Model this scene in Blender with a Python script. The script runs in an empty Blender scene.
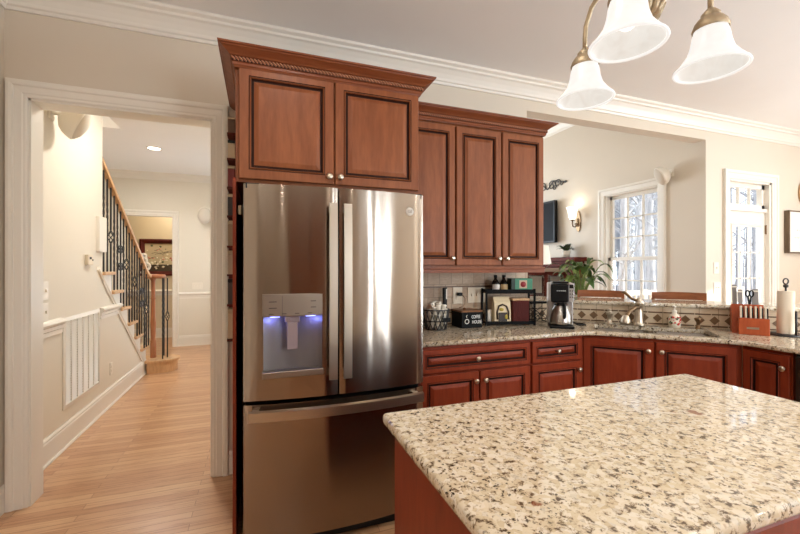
import bpy, bmesh, math, random
from mathutils import Vector, Matrix
random.seed(7)
PI = math.pi
sc = bpy.context.scene
COL = sc.collection

# ---------------------------------------------------------------- camera, world, sun, exposure
cam_data = bpy.data.cameras.new('camera')
cam = bpy.data.objects.new('camera', cam_data)
COL.objects.link(cam)
cam.location = (0, 0, 1.388)
cam.rotation_euler = (PI / 2, 0, -math.radians(19.8))
cam_data.sensor_width = 36.0
cam_data.lens = 36.0 * 392.0 / 800.0
cam_data.clip_start = 0.02
cam_data.clip_end = 300
sc.camera = cam

EXPOSURE = 0.16
sc.view_settings.view_transform = 'Standard'
sc.view_settings.look = 'None'
sc.view_settings.gamma = 1.0
sc.view_settings.use_curve_mapping = False
sc.view_settings.exposure = EXPOSURE
try:
    sc.cycles.max_bounces = 10
    sc.cycles.diffuse_bounces = 5
    sc.cycles.glossy_bounces = 4
    sc.cycles.transparent_max_bounces = 12
    sc.cycles.sample_clamp_indirect = 6.0
    sc.cycles.caustics_reflective = False
    sc.cycles.caustics_refractive = False
    sc.cycles.use_denoising = True
except Exception:
    pass

world = bpy.data.worlds.new('sky')
sc.world = world
world.use_nodes = True
wn = world.node_tree
wn.nodes['Background'].inputs['Color'].default_value = (0.80, 0.89, 1.0, 1)
wn.nodes['Background'].inputs['Strength'].default_value = 2.3

def lamp(name, kind, loc, energy, color=(1, 1, 1), size=None, size_y=None, direction=None, angle=None, radius=None, spread=None):
    L = bpy.data.lights.new(name, kind)
    L.energy = energy
    L.color = color
    if kind == 'AREA':
        L.shape = 'RECTANGLE' if size_y else 'DISK'
        L.size = size
        if size_y: L.size_y = size_y
        if spread: L.spread = spread
    if kind == 'POINT' and radius: L.shadow_soft_size = radius
    if kind == 'SUN' and angle is not None: L.angle = angle
    o = bpy.data.objects.new(name, L)
    COL.objects.link(o)
    o.location = loc
    if direction is not None:
        o.rotation_euler = Vector(direction).to_track_quat('-Z', 'Y').to_euler()
    return o

lamp('sun', 'SUN', (20, -10, 12), 5.5, (1.0, 0.93, 0.82), direction=(-1, 0.8, -0.32), angle=0.01)
# daylight through the windows, with area lamps added outside them
DAY = (0.77, 0.885, 1.0)
lamp('daylight_breakfast', 'AREA', (7.56, -0.9, 1.5), 370, DAY, 2.0, 1.7, direction=(-1, -0.2, 0.95))
lamp('added_back_light', 'AREA', (2.46, -3.12, 1.65), 62, DAY, 0.30, 1.6, direction=(0, 1, 0.55))  # lamps at the unseen back windows, added for fill and streaks on steel
lamp('added_back_light', 'AREA', (3.22, -3.12, 1.65), 62, DAY, 0.32, 1.6, direction=(0, 1, 0.55))
lamp('daylight_family_far', 'AREA', (1.5, 8.15, 2.0), 280, DAY, 3.2, 2.2, direction=(0.2, -1, 0.1))
lamp('daylight_door', 'AREA', (5.32, 3.1, 1.4), 8, DAY, 0.6, 1.5, direction=(0, -1, 0))

# ---------------------------------------------------------------- materials
MATS = {}
def nodes(m):
    return m.node_tree.nodes, m.node_tree.links
def mat(name, color=(0.8, 0.8, 0.8), rough=0.5, metal=0.0, **kw):
    m = bpy.data.materials.new(name)
    m.use_nodes = True
    b = m.node_tree.nodes['Principled BSDF']
    b.inputs['Base Color'].default_value = (*color, 1)
    b.inputs['Roughness'].default_value = rough
    b.inputs['Metallic'].default_value = metal
    if 'coat' in kw:
        b.inputs['Coat Weight'].default_value = kw['coat']
        b.inputs['Coat Roughness'].default_value = kw.get('coat_rough', 0.1)
    if 'spec' in kw: b.inputs['Specular IOR Level'].default_value = kw['spec']
    if 'trans' in kw: b.inputs['Transmission Weight'].default_value = kw['trans']
    if 'emit' in kw:
        b.inputs['Emission Color'].default_value = (*kw.get('emit_color', color), 1)
        b.inputs['Emission Strength'].default_value = kw['emit']
    MATS[name] = m
    return m
def srgb(r, g, b):
    def f(x):
        x /= 255.0
        return x / 12.92 if x <= 0.04045 else ((x + 0.055) / 1.055) ** 2.4
    return (f(r), f(g), f(b))
def N(m, t, **inputs):
    n = m.node_tree.nodes.new(t)
    for k, v in inputs.items():
        n.inputs[k.replace('_', ' ')].default_value = v
    return n
def ramp(m, stops, interp='LINEAR'):
    r = m.node_tree.nodes.new('ShaderNodeValToRGB')
    r.color_ramp.interpolation = interp
    el = r.color_ramp.elements
    while len(el) < len(stops): el.new(0.5)
    for e, (p, c) in zip(el, stops):
        e.position = p
        e.color = (*c, 1) if len(c) == 3 else c
    return r
def coords(m, scale=(1, 1, 1), rot=(0, 0, 0), kind='Object'):
    t = m.node_tree.nodes.new('ShaderNodeTexCoord')
    mp = m.node_tree.nodes.new('ShaderNodeMapping')
    mp.inputs['Scale'].default_value = scale
    mp.inputs['Rotation'].default_value = rot
    m.node_tree.links.new(t.outputs[kind], mp.inputs['Vector'])
    return mp.outputs['Vector']
def mixc(m, fac, a, b, mode='MIX'):
    n = m.node_tree.nodes.new('ShaderNodeMix')
    n.data_type = 'RGBA'
    n.blend_type = mode
    L = m.node_tree.links
    for sock, v in (('Factor', fac), ('A', a), ('B', b)):
        s = [i for i in n.inputs if i.name == sock and (i.type == ('VALUE' if sock == 'Factor' else 'RGBA'))][0]
        if hasattr(v, 'links'): L.new(v, s)
        elif sock == 'Factor': s.default_value = v
        else: s.default_value = (*v, 1)
    return [o for o in n.outputs if o.type == 'RGBA'][0]
def setc(m, sock, rough=None, bump=None, bump_strength=0.1, bump_dist=0.01):
    b = m.node_tree.nodes['Principled BSDF']
    if sock is not None: m.node_tree.links.new(sock, b.inputs['Base Color'])
    if rough is not None: m.node_tree.links.new(rough, b.inputs['Roughness'])
    if bump is not None:
        bn = N(m, 'ShaderNodeBump', Strength=bump_strength, Distance=bump_dist)
        m.node_tree.links.new(bump, bn.inputs['Height'])
        m.node_tree.links.new(bn.outputs['Normal'], b.inputs['Normal'])

def paint(name, c, rough=0.6):
    m = mat(name, c, rough)
    # faint roller-coat mottling
    v = coords(m)
    n = N(m, 'ShaderNodeTexNoise', Scale=3.0, Detail=2.0)
    m.node_tree.links.new(v, n.inputs['Vector'])
    r = ramp(m, [(0.3, tuple(x * 0.985 for x in c)), (0.7, c)])
    m.node_tree.links.new(n.outputs['Fac'], r.inputs['Fac'])
    setc(m, r.outputs['Color'])
    return m
M_WALL = paint('wall_paint', srgb(211, 199, 181))
M_HALLW = paint('hall_paint', srgb(220, 212, 196))
M_TRIM = paint('trim_paint', srgb(228, 222, 210), 0.4)
M_CEIL = paint('ceiling_paint', srgb(238, 237, 234), 0.8)
M_WHITE = mat('white_plastic', srgb(228, 220, 205), 0.4)
M_CREAM = mat('cream_plastic', srgb(222, 208, 184), 0.45)
M_BLACK = mat('black_metal', (0.004, 0.004, 0.004), 0.6, spec=0.12)
M_BLACKP = mat('black_plastic', (0.005, 0.005, 0.005), 0.4, spec=0.2)
M_DARK = mat('dark_gap', (0.006, 0.005, 0.005), 0.7)
M_GLAZE = mat('dark_glaze', (0.022, 0.006, 0.004), 0.5, spec=0.15)
M_NICKEL = mat('brushed_nickel', srgb(200, 190, 172), 0.28, 1.0)
M_BRONZE = mat('antique_bronze', srgb(128, 104, 78), 0.35, 1.0)
M_BRASS = mat('weathered_brass', srgb(176, 158, 130), 0.5, 0.75)
M_IRON = mat('wrought_iron', (0.016, 0.014, 0.013), 0.45)
M_WTEXT = mat('white_lettering', srgb(225, 225, 220), 0.5)
M_LEAF = mat('leaf_green', srgb(58, 84, 34), 0.45)
M_LEAF2 = mat('leaf_pale', srgb(112, 132, 60), 0.45)
M_SOIL = mat('potting_soil', (0.03, 0.02, 0.012), 0.9)
M_TERRA = mat('pot_ceramic', srgb(214, 204, 190), 0.4)

def wood(name, c1, c2, rough=0.42, scale=(9, 9, 1.3), coat=0.08):
    m = mat(name, c1, rough, coat=coat, coat_rough=0.25, spec=0.2)
    v = coords(m, scale)
    n = N(m, 'ShaderNodeTexNoise', Scale=2.2, Detail=6.0, Roughness=0.6, Distortion=0.6)
    m.node_tree.links.new(v, n.inputs['Vector'])
    n2 = N(m, 'ShaderNodeTexNoise', Scale=9.0, Detail=3.0)
    m.node_tree.links.new(v, n2.inputs['Vector'])
    r = ramp(m, [(0.30, c2), (0.65, c1)])
    m.node_tree.links.new(n.outputs['Fac'], r.inputs['Fac'])
    r2 = ramp(m, [(0.35, (0.9, 0.9, 0.9)), (0.6, (1, 1, 1))])
    m.node_tree.links.new(n2.outputs['Fac'], r2.inputs['Fac'])
    setc(m, mixc(m, 1.0, r.outputs['Color'], r2.outputs['Color'], 'MULTIPLY'))
    return m
M_CHERRY = wood('cherry_wood', srgb(140, 83, 50), srgb(122, 68, 39))
M_CHERRYX = wood('cherry_wood_rails', srgb(132, 75, 45), srgb(114, 60, 35), scale=(1.6, 14, 14))
M_CHERRYR = wood('red_cherry_wood', srgb(130, 53, 28), srgb(116, 43, 22))
M_MAHOG = wood('mahogany_wood', srgb(98, 37, 24), srgb(70, 24, 16), 0.65, coat=0)
M_OAK = wood('honey_oak', srgb(214, 176, 134), srgb(196, 154, 112))
M_STOOLW = wood('stool_wood', srgb(152, 94, 60), srgb(120, 70, 42), scale=(2, 14, 14))
M_BLOCK = wood('knife_block_wood', srgb(176, 86, 50), srgb(158, 70, 38))

def granite(name, base=(199, 184, 159)):
    m = mat(name, srgb(*base), 0.05, spec=0.55)
    L = m.node_tree.links
    v = coords(m, (1, 1, 1))
    big = N(m, 'ShaderNodeTexNoise', Scale=9.0, Detail=4.0, Roughness=0.6)
    L.new(v, big.inputs['Vector'])
    med = N(m, 'ShaderNodeTexNoise', Scale=48.0, Detail=6.0, Roughness=0.68, Distortion=0.25)
    L.new(v, med.inputs['Vector'])
    fine = N(m, 'ShaderNodeTexNoise', Scale=98.0, Detail=5.0, Roughness=0.6, Distortion=0.15)
    L.new(v, fine.inputs['Vector'])
    vor = N(m, 'ShaderNodeTexVoronoi', Scale=75.0)
    L.new(v, vor.inputs['Vector'])
    tone = ramp(m, [(0.0, srgb(180, 162, 132)), (0.45, srgb(*base)), (0.75, srgb(209, 198, 180)), (1.0, srgb(172, 160, 142))])
    L.new(vor.outputs['Color'], tone.inputs['Fac'])
    br = ramp(m, [(0.52, (0, 0, 0)), (0.60, (1, 1, 1))])
    L.new(med.outputs['Fac'], br.inputs['Fac'])
    c1 = mixc(m, br.outputs['Color'], tone.outputs['Color'], srgb(146, 126, 100))
    dk = ramp(m, [(0.575, (0, 0, 0)), (0.62, (1, 1, 1))])
    L.new(med.outputs['Fac'], dk.inputs['Fac'])
    c2 = mixc(m, dk.outputs['Color'], c1, srgb(84, 68, 52))
    sp = ramp(m, [(0.58, (0, 0, 0)), (0.62, (1, 1, 1))])
    L.new(fine.outputs['Fac'], sp.inputs['Fac'])
    # dark mineral specks gather in drifts
    dr = ramp(m, [(0.36, (0.15, 0.15, 0.15)), (0.6, (1, 1, 1))])
    L.new(big.outputs['Fac'], dr.inputs['Fac'])
    spm = mixc(m, 1.0, sp.outputs['Color'], dr.outputs['Color'], 'MULTIPLY')
    c3 = mixc(m, spm, c2, srgb(48, 36, 28))
    rd = N(m, 'ShaderNodeTexNoise', Scale=13.0, Detail=3.0)
    L.new(v, rd.inputs['Vector'])
    rr = ramp(m, [(0.70, (0, 0, 0)), (0.74, (0.8, 0.8, 0.8))])
    L.new(rd.outputs['Fac'], rr.inputs['Fac'])
    c4 = mixc(m, rr.outputs['Color'], c3, srgb(120, 62, 36))
    setc(m, c4)
    return m
M_GRANITE = granite('granite')

def steel(name, c=(150, 137, 124), rough=0.16, wavy=0.0):
    m = mat(name, srgb(*c), rough, 1.0)
    b = m.node_tree.nodes['Principled BSDF']
    b.inputs['Anisotropic'].default_value = 0.95
    tg = m.node_tree.nodes.new('ShaderNodeTangent')
    tg.direction_type = 'RADIAL'
    tg.axis = 'Z'
    m.node_tree.links.new(tg.outputs['Tangent'], b.inputs['Tangent'])
    b.inputs['Anisotropic Rotation'].default_value = 0.25
    if wavy:
        v = coords(m, (5.5, 1, 0.55))
        n = N(m, 'ShaderNodeTexNoise', Scale=1.0, Detail=1.0)
        m.node_tree.links.new(v, n.inputs['Vector'])
        setc(m, None, bump=n.outputs['Fac'], bump_strength=wavy, bump_dist=0.02)
    return m
M_STEEL = steel('stainless_steel', wavy=0.32)
M_STEELH = mat('steel_handle', srgb(178, 166, 150), 0.32, 1.0)
M_STEELD = mat('dark_stainless', srgb(96, 90, 84), 0.3, 1.0)
M_SINK = mat('sink_steel', srgb(150, 143, 134), 0.25, 1.0)

def floor_mat():
    m = mat('oak_floor', srgb(198, 150, 106), 0.30, coat=0.25, coat_rough=0.2)
    L = m.node_tree.links
    v = coords(m)
    br = N(m, 'ShaderNodeTexBrick', Scale=1.0, Mortar_Size=0.0012, Mortar_Smooth=0.2, Bias=0.0, Brick_Width=0.95, Row_Height=0.058)
    br.offset = 0.37
    br.inputs['Color1'].default_value = (*srgb(198, 157, 119), 1)
    br.inputs['Color2'].default_value = (*srgb(176, 131, 95), 1)
    br.inputs['Mortar'].default_value = (*srgb(110, 66, 38), 1)
    L.new(v, br.inputs['Vector'])
    g = coords(m, (1.3, 22, 1))
    n = N(m, 'ShaderNodeTexNoise', Scale=2.5, Detail=7.0, Roughness=0.65, Distortion=0.9)
    L.new(g, n.inputs['Vector'])
    r = ramp(m, [(0.34, (0.66, 0.56, 0.48)), (0.50, (1, 1, 1)), (0.75, (1.0, 0.97, 0.93))])
    L.new(n.outputs['Fac'], r.inputs['Fac'])
    setc(m, mixc(m, 0.85, br.outputs['Color'], r.outputs['Color'], 'MULTIPLY'))
    return m
M_FLOOR = floor_mat()

def glass(name, tint=(1, 1, 1), gloss=0.06):
    m = bpy.data.materials.new(name)
    m.use_nodes = True
    nt = m.node_tree
    nt.nodes.clear()
    out = nt.nodes.new('ShaderNodeOutputMaterial')
    tr = nt.nodes.new('ShaderNodeBsdfTransparent')
    tr.inputs['Color'].default_value = (*tint, 1)
    gl = nt.nodes.new('ShaderNodeBsdfGlossy')
    gl.inputs['Roughness'].default_value = 0.02
    mx = nt.nodes.new('ShaderNodeMixShader')
    mx.inputs['Fac'].default_value = gloss
    nt.links.new(tr.outputs[0], mx.inputs[1])
    nt.links.new(gl.outputs[0], mx.inputs[2])
    nt.links.new(mx.outputs[0], out.inputs['Surface'])
    return m
M_GLASS = glass('window_glass')
M_CLEAR = glass('clear_plastic', (0.93, 0.92, 0.88), 0.10)

def shade_mat(name, emit, lo, hi):
    m = mat(name, (0.16, 0.15, 0.14), 0.35, emit=emit, emit_color=(1.0, 0.95, 0.87))
    v = coords(m, (1, 1, 1))
    n = N(m, 'ShaderNodeTexNoise', Scale=16.0, Detail=4.0, Distortion=1.6)
    m.node_tree.links.new(v, n.inputs['Vector'])
    r = ramp(m, [(0.3, lo), (0.62, hi)])
    m.node_tree.links.new(n.outputs['Fac'], r.inputs['Fac'])
    m.node_tree.links.new(r.outputs['Color'], m.node_tree.nodes['Principled BSDF'].inputs['Emission Color'])
    return m
M_SHADE = shade_mat('alabaster_glass', 0.76, (0.95, 0.91, 0.86), (1.0, 0.97, 0.93))
M_SHADEIN = shade_mat('alabaster_inside', 0.66, (0.92, 0.86, 0.78), (1.0, 0.96, 0.89))
M_BULB = mat('bulb_glow', (0.2, 0.2, 0.2), 0.4, emit=1.3, emit_color=(1, 0.96, 0.90))
M_SCONCE = mat('sconce_glass', srgb(250, 240, 220), 0.4, emit=1.2, emit_color=(1, 0.94, 0.84))
M_LAMPSH = mat('linen_shade', srgb(236, 228, 214), 0.8, emit=0.12, emit_color=(1, 0.95, 0.88))
M_DOWN = mat('downlight_lens', (1, 1, 1), 0.4, emit=5.0, emit_color=(1, 0.95, 0.88))
M_BLUE = mat('blue_led', (0.2, 0.25, 1), 0.4, emit=4.0, emit_color=(0.22, 0.26, 1.0))

# ---------------------------------------------------------------- mesh builder
class MB:
    def __init__(s):
        s.v = []; s.f = []; s.m = []; s.sm = []
    def add(s, vs, fs, mi=0, smooth=False):
        o = len(s.v)
        s.v += [tuple(v) for v in vs]
        for f in fs:
            s.f.append(tuple(i + o for i in f)); s.m.append(mi); s.sm.append(smooth)
        return s
    def box(s, x0, x1, y0, y1, z0, z1, mi=0, bev=0.0):
        if bev <= 0:
            v = [(x0, y0, z0), (x1, y0, z0), (x1, y1, z0), (x0, y1, z0), (x0, y0, z1), (x1, y0, z1), (x1, y1, z1), (x0, y1, z1)]
            return s.add(v, [(0, 3, 2, 1), (4, 5, 6, 7), (0, 1, 5, 4), (1, 2, 6, 5), (2, 3, 7, 6), (3, 0, 4, 7)], mi)
        bm = bmesh.new()
        bmesh.ops.create_cube(bm, size=1.0)
        for w in bm.verts:
            w.co = Vector(((x0 + x1) / 2 + w.co.x * (x1 - x0), (y0 + y1) / 2 + w.co.y * (y1 - y0), (z0 + z1) / 2 + w.co.z * (z1 - z0)))
        bmesh.ops.bevel(bm, geom=bm.edges[:], offset=bev, segments=2, affect='EDGES', profile=0.5)
        return s.bm(bm, mi, False)
    def bm(s, bm, mi=0, smooth=False):
        bm.verts.index_update()
        s.add([w.co[:] for w in bm.verts], [[w.index for w in f.verts] for f in bm.faces], mi, smooth)
        bm.free()
        return s
    def prism(s, pts, z0, z1, mi=0, axis='z', side_mi=None):
        # polygon extruded along an axis: z (x,y), y (x,z), x (y,z)
        n = len(pts)
        def P(p, h):
            return (p[0], p[1], h) if axis == 'z' else ((p[0], h, p[1]) if axis == 'y' else (h, p[0], p[1]))
        v = [P(p, z0) for p in pts] + [P(p, z1) for p in pts]
        s.add(v, [tuple(range(n - 1, -1, -1)), tuple(range(n, 2 * n))], mi)
        s.add(v, [(i, (i + 1) % n, n + (i + 1) % n, n + i) for i in range(n)], mi if side_mi is None else side_mi)
        return s
    def lathe(s, prof, c=(0, 0, 0), axis='z', n=20, mi=0, smooth=True, a0=0.0, a1=2 * PI):
        full = abs(a1 - a0 - 2 * PI) < 1e-6
        k = n if full else n + 1
        v = []
        for r, h in prof:
            for i in range(k):
                a = a0 + (a1 - a0) * i / n
                x, y = r * math.cos(a), r * math.sin(a)
                p = {'z': (x, y, h), 'y': (x, h, y), 'x': (h, x, y), '-y': (x, -h, -y)}[axis]
                v.append((c[0] + p[0], c[1] + p[1], c[2] + p[2]))
        f = []
        for j in range(len(prof) - 1):
            for i in range(n):
                i2 = (i + 1) % k
                f.append((j * k + i, j * k + i2, (j + 1) * k + i2, (j + 1) * k + i))
        s.add(v, f, mi, smooth)
        return s
    def tube(s, path, r, n=8, mi=0, smooth=True, closed=False, caps=True):
        P = [Vector(p) for p in path]
        rs = r if isinstance(r, (list, tuple)) else [r] * len(P)
        m = len(P)
        v = []; prev = None
        for i, p in enumerate(P):
            if closed: t = P[(i + 1) % m] - P[i - 1]
            else: t = P[min(i + 1, m - 1)] - P[max(i - 1, 0)]
            t.normalize()
            if prev is None:
                a = Vector((0, 0, 1)) if abs(t.z) < 0.9 else Vector((1, 0, 0))
                u = t.cross(a).normalized()
            else:
                u = (prev - t * prev.dot(t)).normalized()
            prev = u
            w = t.cross(u)
            for k in range(n):
                a = 2 * PI * k / n
                v.append(p + (u * math.cos(a) + w * math.sin(a)) * rs[i])
        f = []
        for i in range(m if closed else m - 1):
            j = (i + 1) % m
            for k in range(n):
                f.append((i * n + k, i * n + (k + 1) % n, j * n + (k + 1) % n, j * n + k))
        s.add(v, f, mi, smooth)
        if caps and not closed:
            o = len(s.v) - len(v)
            s.f.append(tuple(o + k for k in range(n - 1, -1, -1))); s.m.append(mi); s.sm.append(False)
            s.f.append(tuple(o + (m - 1) * n + k for k in range(n))); s.m.append(mi); s.sm.append(False)
        return s
    def ball(s, c, r, mi=0, sub=2, scale=(1, 1, 1)):
        bm = bmesh.new()
        bmesh.ops.create_icosphere(bm, subdivisions=sub, radius=1.0)
        for w in bm.verts:
            w.co = Vector((c[0] + w.co.x * r * scale[0], c[1] + w.co.y * r * scale[1], c[2] + w.co.z * r * scale[2]))
        return s.bm(bm, mi, True)
    def sweep(s, prof, path, fn, mi=0, closed=False, smooth=False, capped=True):
        # prof: (out, lift); path: 2-D points, 'out' is to the right of travel; fn(a, b, lift) -> xyz
        m = len(path); rows = []
        for i in range(m):
            p = Vector(path[i])
            def nrm(a, b):
                d = (Vector(b) - Vector(a)).normalized()
                return Vector((d.y, -d.x))
            if closed or 0 < i < m - 1:
                n1 = nrm(path[i - 1], path[i]); n2 = nrm(path[i], path[(i + 1) % m])
                n = (n1 + n2).normalized()
                n = n / max(0.2, n.dot(n1))
            elif i == 0: n = nrm(path[0], path[1])
            else: n = nrm(path[-2], path[-1])
            rows.append([fn(p.x + n.x * o, p.y + n.y * o, u) for o, u in prof])
        k = len(prof)
        v = [q for r in rows for q in r]
        f = []
        for i in range(m if closed else m - 1):
            j = (i + 1) % m
            for q in range(k - 1):
                f.append((i * k + q, j * k + q, j * k + q + 1, i * k + q + 1))
        s.add(v, f, mi, smooth)
        if capped and not closed:
            o = len(s.v) - len(v)
            s.f.append(tuple(o + q for q in range(k))); s.m.append(mi); s.sm.append(False)
            s.f.append(tuple(o + (m - 1) * k + q for q in range(k - 1, -1, -1))); s.m.append(mi); s.sm.append(False)
        return s
    def xf(s, M, start=0):
        s.v = s.v[:start] + [tuple(M @ Vector(v)) for v in s.v[start:]]
        return s
    def build(s, name, mats, parent=None, world=False, kind=None, label=None, recalc=True):
        me = bpy.data.meshes.new(name)
        off = Vector((0, 0, 0))
        if world and parent is not None:
            q = parent
            while q is not None:
                off += Vector(q.location); q = q.parent
        me.from_pydata([tuple(Vector(v) - off) for v in s.v], [], s.f)
        mats = mats if isinstance(mats, (list, tuple)) else [mats]
        for m in mats: me.materials.append(m)
        me.polygons.foreach_set('material_index', s.m)
        me.polygons.foreach_set('use_smooth', s.sm)
        if recalc:
            bm = bmesh.new(); bm.from_mesh(me)
            bmesh.ops.remove_doubles(bm, verts=bm.verts[:], dist=1e-5)
            bmesh.ops.recalc_face_normals(bm, faces=bm.faces[:])
            bm.to_mesh(me); bm.free()
        me.update()
        o = bpy.data.objects.new(name, me)
        COL.objects.link(o)
        if parent is not None: o.parent = parent
        if kind: o['kind'] = kind
        if label: o['label'] = label
        return o
def tag(o, label, cat, group=None, kind=None):
    o['label'] = label; o['category'] = cat
    if group: o['group'] = group
    if kind: o['kind'] = kind
    return o
def thing(name, label, cat, loc=(0, 0, 0), rz=0.0, group=None):
    o = bpy.data.objects.new(name, None)
    o.empty_display_size = 0.05
    COL.objects.link(o)
    o.location = loc; o.rotation_euler = (0, 0, rz)
    return tag(o, label, cat, group)
def dup(root, loc, rz=None, label=None, group=None):
    def cp(o, parent):
        c = o.copy(); COL.objects.link(c)
        if parent is not None: c.parent = parent
        for ch in list(o.children): cp(ch, c)
        return c
    r = cp(root, None)
    r.location = loc
    if rz is not None: r.rotation_euler = (0, 0, rz)
    if label: r['label'] = label
    if group: r['group'] = group
    return r
def struct(name, mb, m, parent=None):
    o = mb.build(name, m, parent)
    o['kind'] = 'structure'
    return o
def letters(name, txt, size, m, parent, loc, rot, extrude=0.0005, align='CENTER', sx=1.0):
    cu = bpy.data.curves.new(name, 'FONT')
    cu.body = txt; cu.size = size; cu.extrude = extrude; cu.align_x = align; cu.align_y = 'CENTER'
    cu.materials.append(m)
    o = bpy.data.objects.new(name, cu)
    COL.objects.link(o)
    me = bpy.data.meshes.new_from_object(o)
    me.name = name
    bpy.data.objects.remove(o)
    o = bpy.data.objects.new(name, me)
    COL.objects.link(o)
    o.parent = parent; o.location = loc; o.rotation_euler = rot; o.scale = (sx, 1, 1)
    return o
def arc(c, r, a0, a1, n, fn):
    return [fn(c[0] + r * math.cos(a0 + (a1 - a0) * i / n), c[1] + r * math.sin(a0 + (a1 - a0) * i / n)) for i in range(n + 1)]
xy = lambda z0: (lambda a, b, u: (a, b, z0 + u))

# ---------------------------------------------------------------- room shell
CZ = 3.005           # ceiling height
WA = 2.87            # kitchen side of the long wall
WT = 0.13
XL = -1.368          # left wall
XR = 7.5
YB = -3.0
HX = -1.41           # hall wall under the stair
FX = 4.55            # family room window wall
FZ = 3.75            # family room ceiling
FY = 7.9

struct('floor', MB().box(-4.0, XR + 0.2, YB - 0.2, 10.0, -0.12, 0.0), M_FLOOR)
struct('ceiling', MB().box(XL - 0.2, XR + 0.2, YB - 0.2, WA + WT, CZ, CZ + 0.1), M_CEIL)

# long wall: cased opening, cabinets, header over the family-room opening, then the door wall
OX0, OX1, OZ = -1.256, -0.289, 2.365
EX = 2.22            # where the full-height wall stops
HZ = 2.765
DX0, DX1, DZ = 4.925, 5.69, 2.375
w = MB()
w.box(XL - 0.2, OX0, WA, WA + WT, 0, CZ)
w.box(OX0, OX1, WA, WA + WT, OZ, CZ)
w.box(OX1, EX, WA, WA + WT, 0, CZ)
w.box(EX, FX, WA, WA + WT, HZ, CZ)
w.box(FX, DX0, WA, WA + WT, 0, CZ)
w.box(DX0, DX1, WA, WA + WT, DZ, CZ)
w.box(DX1, XR + 0.2, WA, WA + WT, 0, CZ)
struct('wall_main', w, M_WALL)
w = MB()
w.box(EX, FX, WA + WT, WA + WT + 0.005, CZ, FZ)
struct('wall_header', w, M_WALL)
struct('wall_left', MB().box(XL - 0.12, XL, YB, WA, 0, CZ), M_WALL)

def wall_with_holes(name, fixed, a0, a1, z0, z1, holes, axis, t, m):
    # holes: (a_lo, a_hi, z_lo, z_hi); wall runs along y (axis 'x') or x (axis 'y')
    w = MB()
    cuts = sorted(set([a0, a1] + [h[0] for h in holes] + [h[1] for h in holes]))
    for p, q in zip(cuts, cuts[1:]):
        hs = sorted([h for h in holes if h[0] <= p and h[1] >= q], key=lambda h: h[2])
        z = z0
        segs = []
        for h in hs:
            segs.append((z, h[2])); z = h[3]
        segs.append((z, z1))
        for s0, s1 in segs:
            if s1 - s0 > 1e-4:
                if axis == 'x': w.box(fixed, fixed + t, p, q, s0, s1)
                else: w.box(p, q, fixed, fixed + t, s0, s1)
    return struct(name, w, m)
wall_with_holes('wall_right', XR, YB, WA, 0, CZ, [(-2.1, 0.0, 0.7, 2.4), (0.40, 0.98, 0.1, 2.14)], 'x', 0.14, M_WALL)
wall_with_holes('wall_back', YB - 0.14, XL - 0.12, XR + 0.14, 0, CZ, [(2.28, 2.64, 0.8, 2.5), (3.03, 3.41, 0.8, 2.5)], 'y', 0.14, M_WALL)
# family room
WY0, WY1, WZ0, WZ1 = 3.405, 4.185, 0.62, 2.375
wall_with_holes('wall_family', FX, WA + WT, FY, 0, FZ, [(WY0, WY1, WZ0, WZ1)], 'x', 0.14, M_WALL)
wall_with_holes('wall_family_back', FY, 0.3, FX + 0.14, 0, FZ, [(0.6, 3.9, 0.6, 2.9)], 'y', 0.14, M_WALL)
struct('wall_family_left', MB().box(0.2, 0.3, WA + WT, FY, 0, FZ), M_HALLW)
struct('ceiling_family', MB().box(0.2, FX + 0.14, WA + WT, FY, FZ, FZ + 0.1), M_CEIL)

# hall
SY = 4.50            # where the hall wall stops beside the open stair
RISE, RUN, NS = 0.1965, 0.255, 8
def tread_y(k): return 5.73 - RUN * (k - 2) + 0.28   # nosing of tread k
def tread_z(k): return 0.1625 + RISE * (k - 1)
pts = [(WA + WT, 0), (6.02, 0)]
for k in range(2, 8):
    pts += [(tread_y(k) - 0.035, tread_z(k) - 0.035 - RISE), (tread_y(k) - 0.035, tread_z(k) - 0.035)]
pts = [(WA + WT, 0), (5.96, 0), (5.96, tread_z(1) - 0.04)] + pts[4:] + [(SY, tread_z(7) - 0.035), (SY, CZ), (WA + WT, CZ)]
struct('wall_hall', MB().prism(pts, HX - 0.10, HX, axis='x'), M_HALLW)
struct('wall_stair', MB().box(-2.75, -2.65, WA + WT, 7.9, 0, 5.6), M_HALLW)
HY2 = 7.78
w = MB()
w.box(-2.75, -2.13, HY2, HY2 + 0.1, 0, CZ)
w.box(-2.13, -1.42, HY2, HY2 + 0.1, 2.262, CZ)
w.box(-1.42, 0.3, HY2, HY2 + 0.1, 0, CZ)
struct('wall_hall_far', w, M_HALLW)
struct('wall_hall_right', MB().box(0.1, 0.2, WA + WT, HY2, 0, CZ), M_HALLW)
w = MB()
w.box(-1.52, 0.2, WA + WT, HY2, CZ, CZ + 0.35)
w.box(-2.75, -1.52, 5.42, HY2 + 0.1, CZ, CZ + 0.35)
struct('ceiling_hall', w, M_CEIL)
struct('wall_upstairs', MB().box(-2.75, -1.52, WA + WT, WA + WT + 0.1, 0, 5.6).box(-2.75, -1.42, 5.42, 5.52, CZ + 0.35, 5.6).box(-1.52, -1.42, WA + WT, 5.42, CZ + 0.35, 5.6), M_HALLW)
struct('ceiling_upstairs', MB().box(-2.75, -1.42, WA + WT, 5.52, 5.6, 5.7), M_CEIL)
M_FARW = paint('far_room_paint', srgb(222, 208, 180))
w = MB()
w.box(-4.0, 0.2, 8.85, 8.95, 0, CZ); w.box(-4.0, -3.9, 7.88, 8.85, 0, CZ); w.box(0.1, 0.2, 7.88, 8.85, 0, CZ)
w.box(-4.0, -2.75, 7.78, 7.88, 0, CZ)
struct('wall_dining', w, M_FARW)
struct('ceiling_dining', MB().box(-4.0, 0.2, 7.88, 8.95, CZ, CZ + 0.1), M_CEIL)

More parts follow.
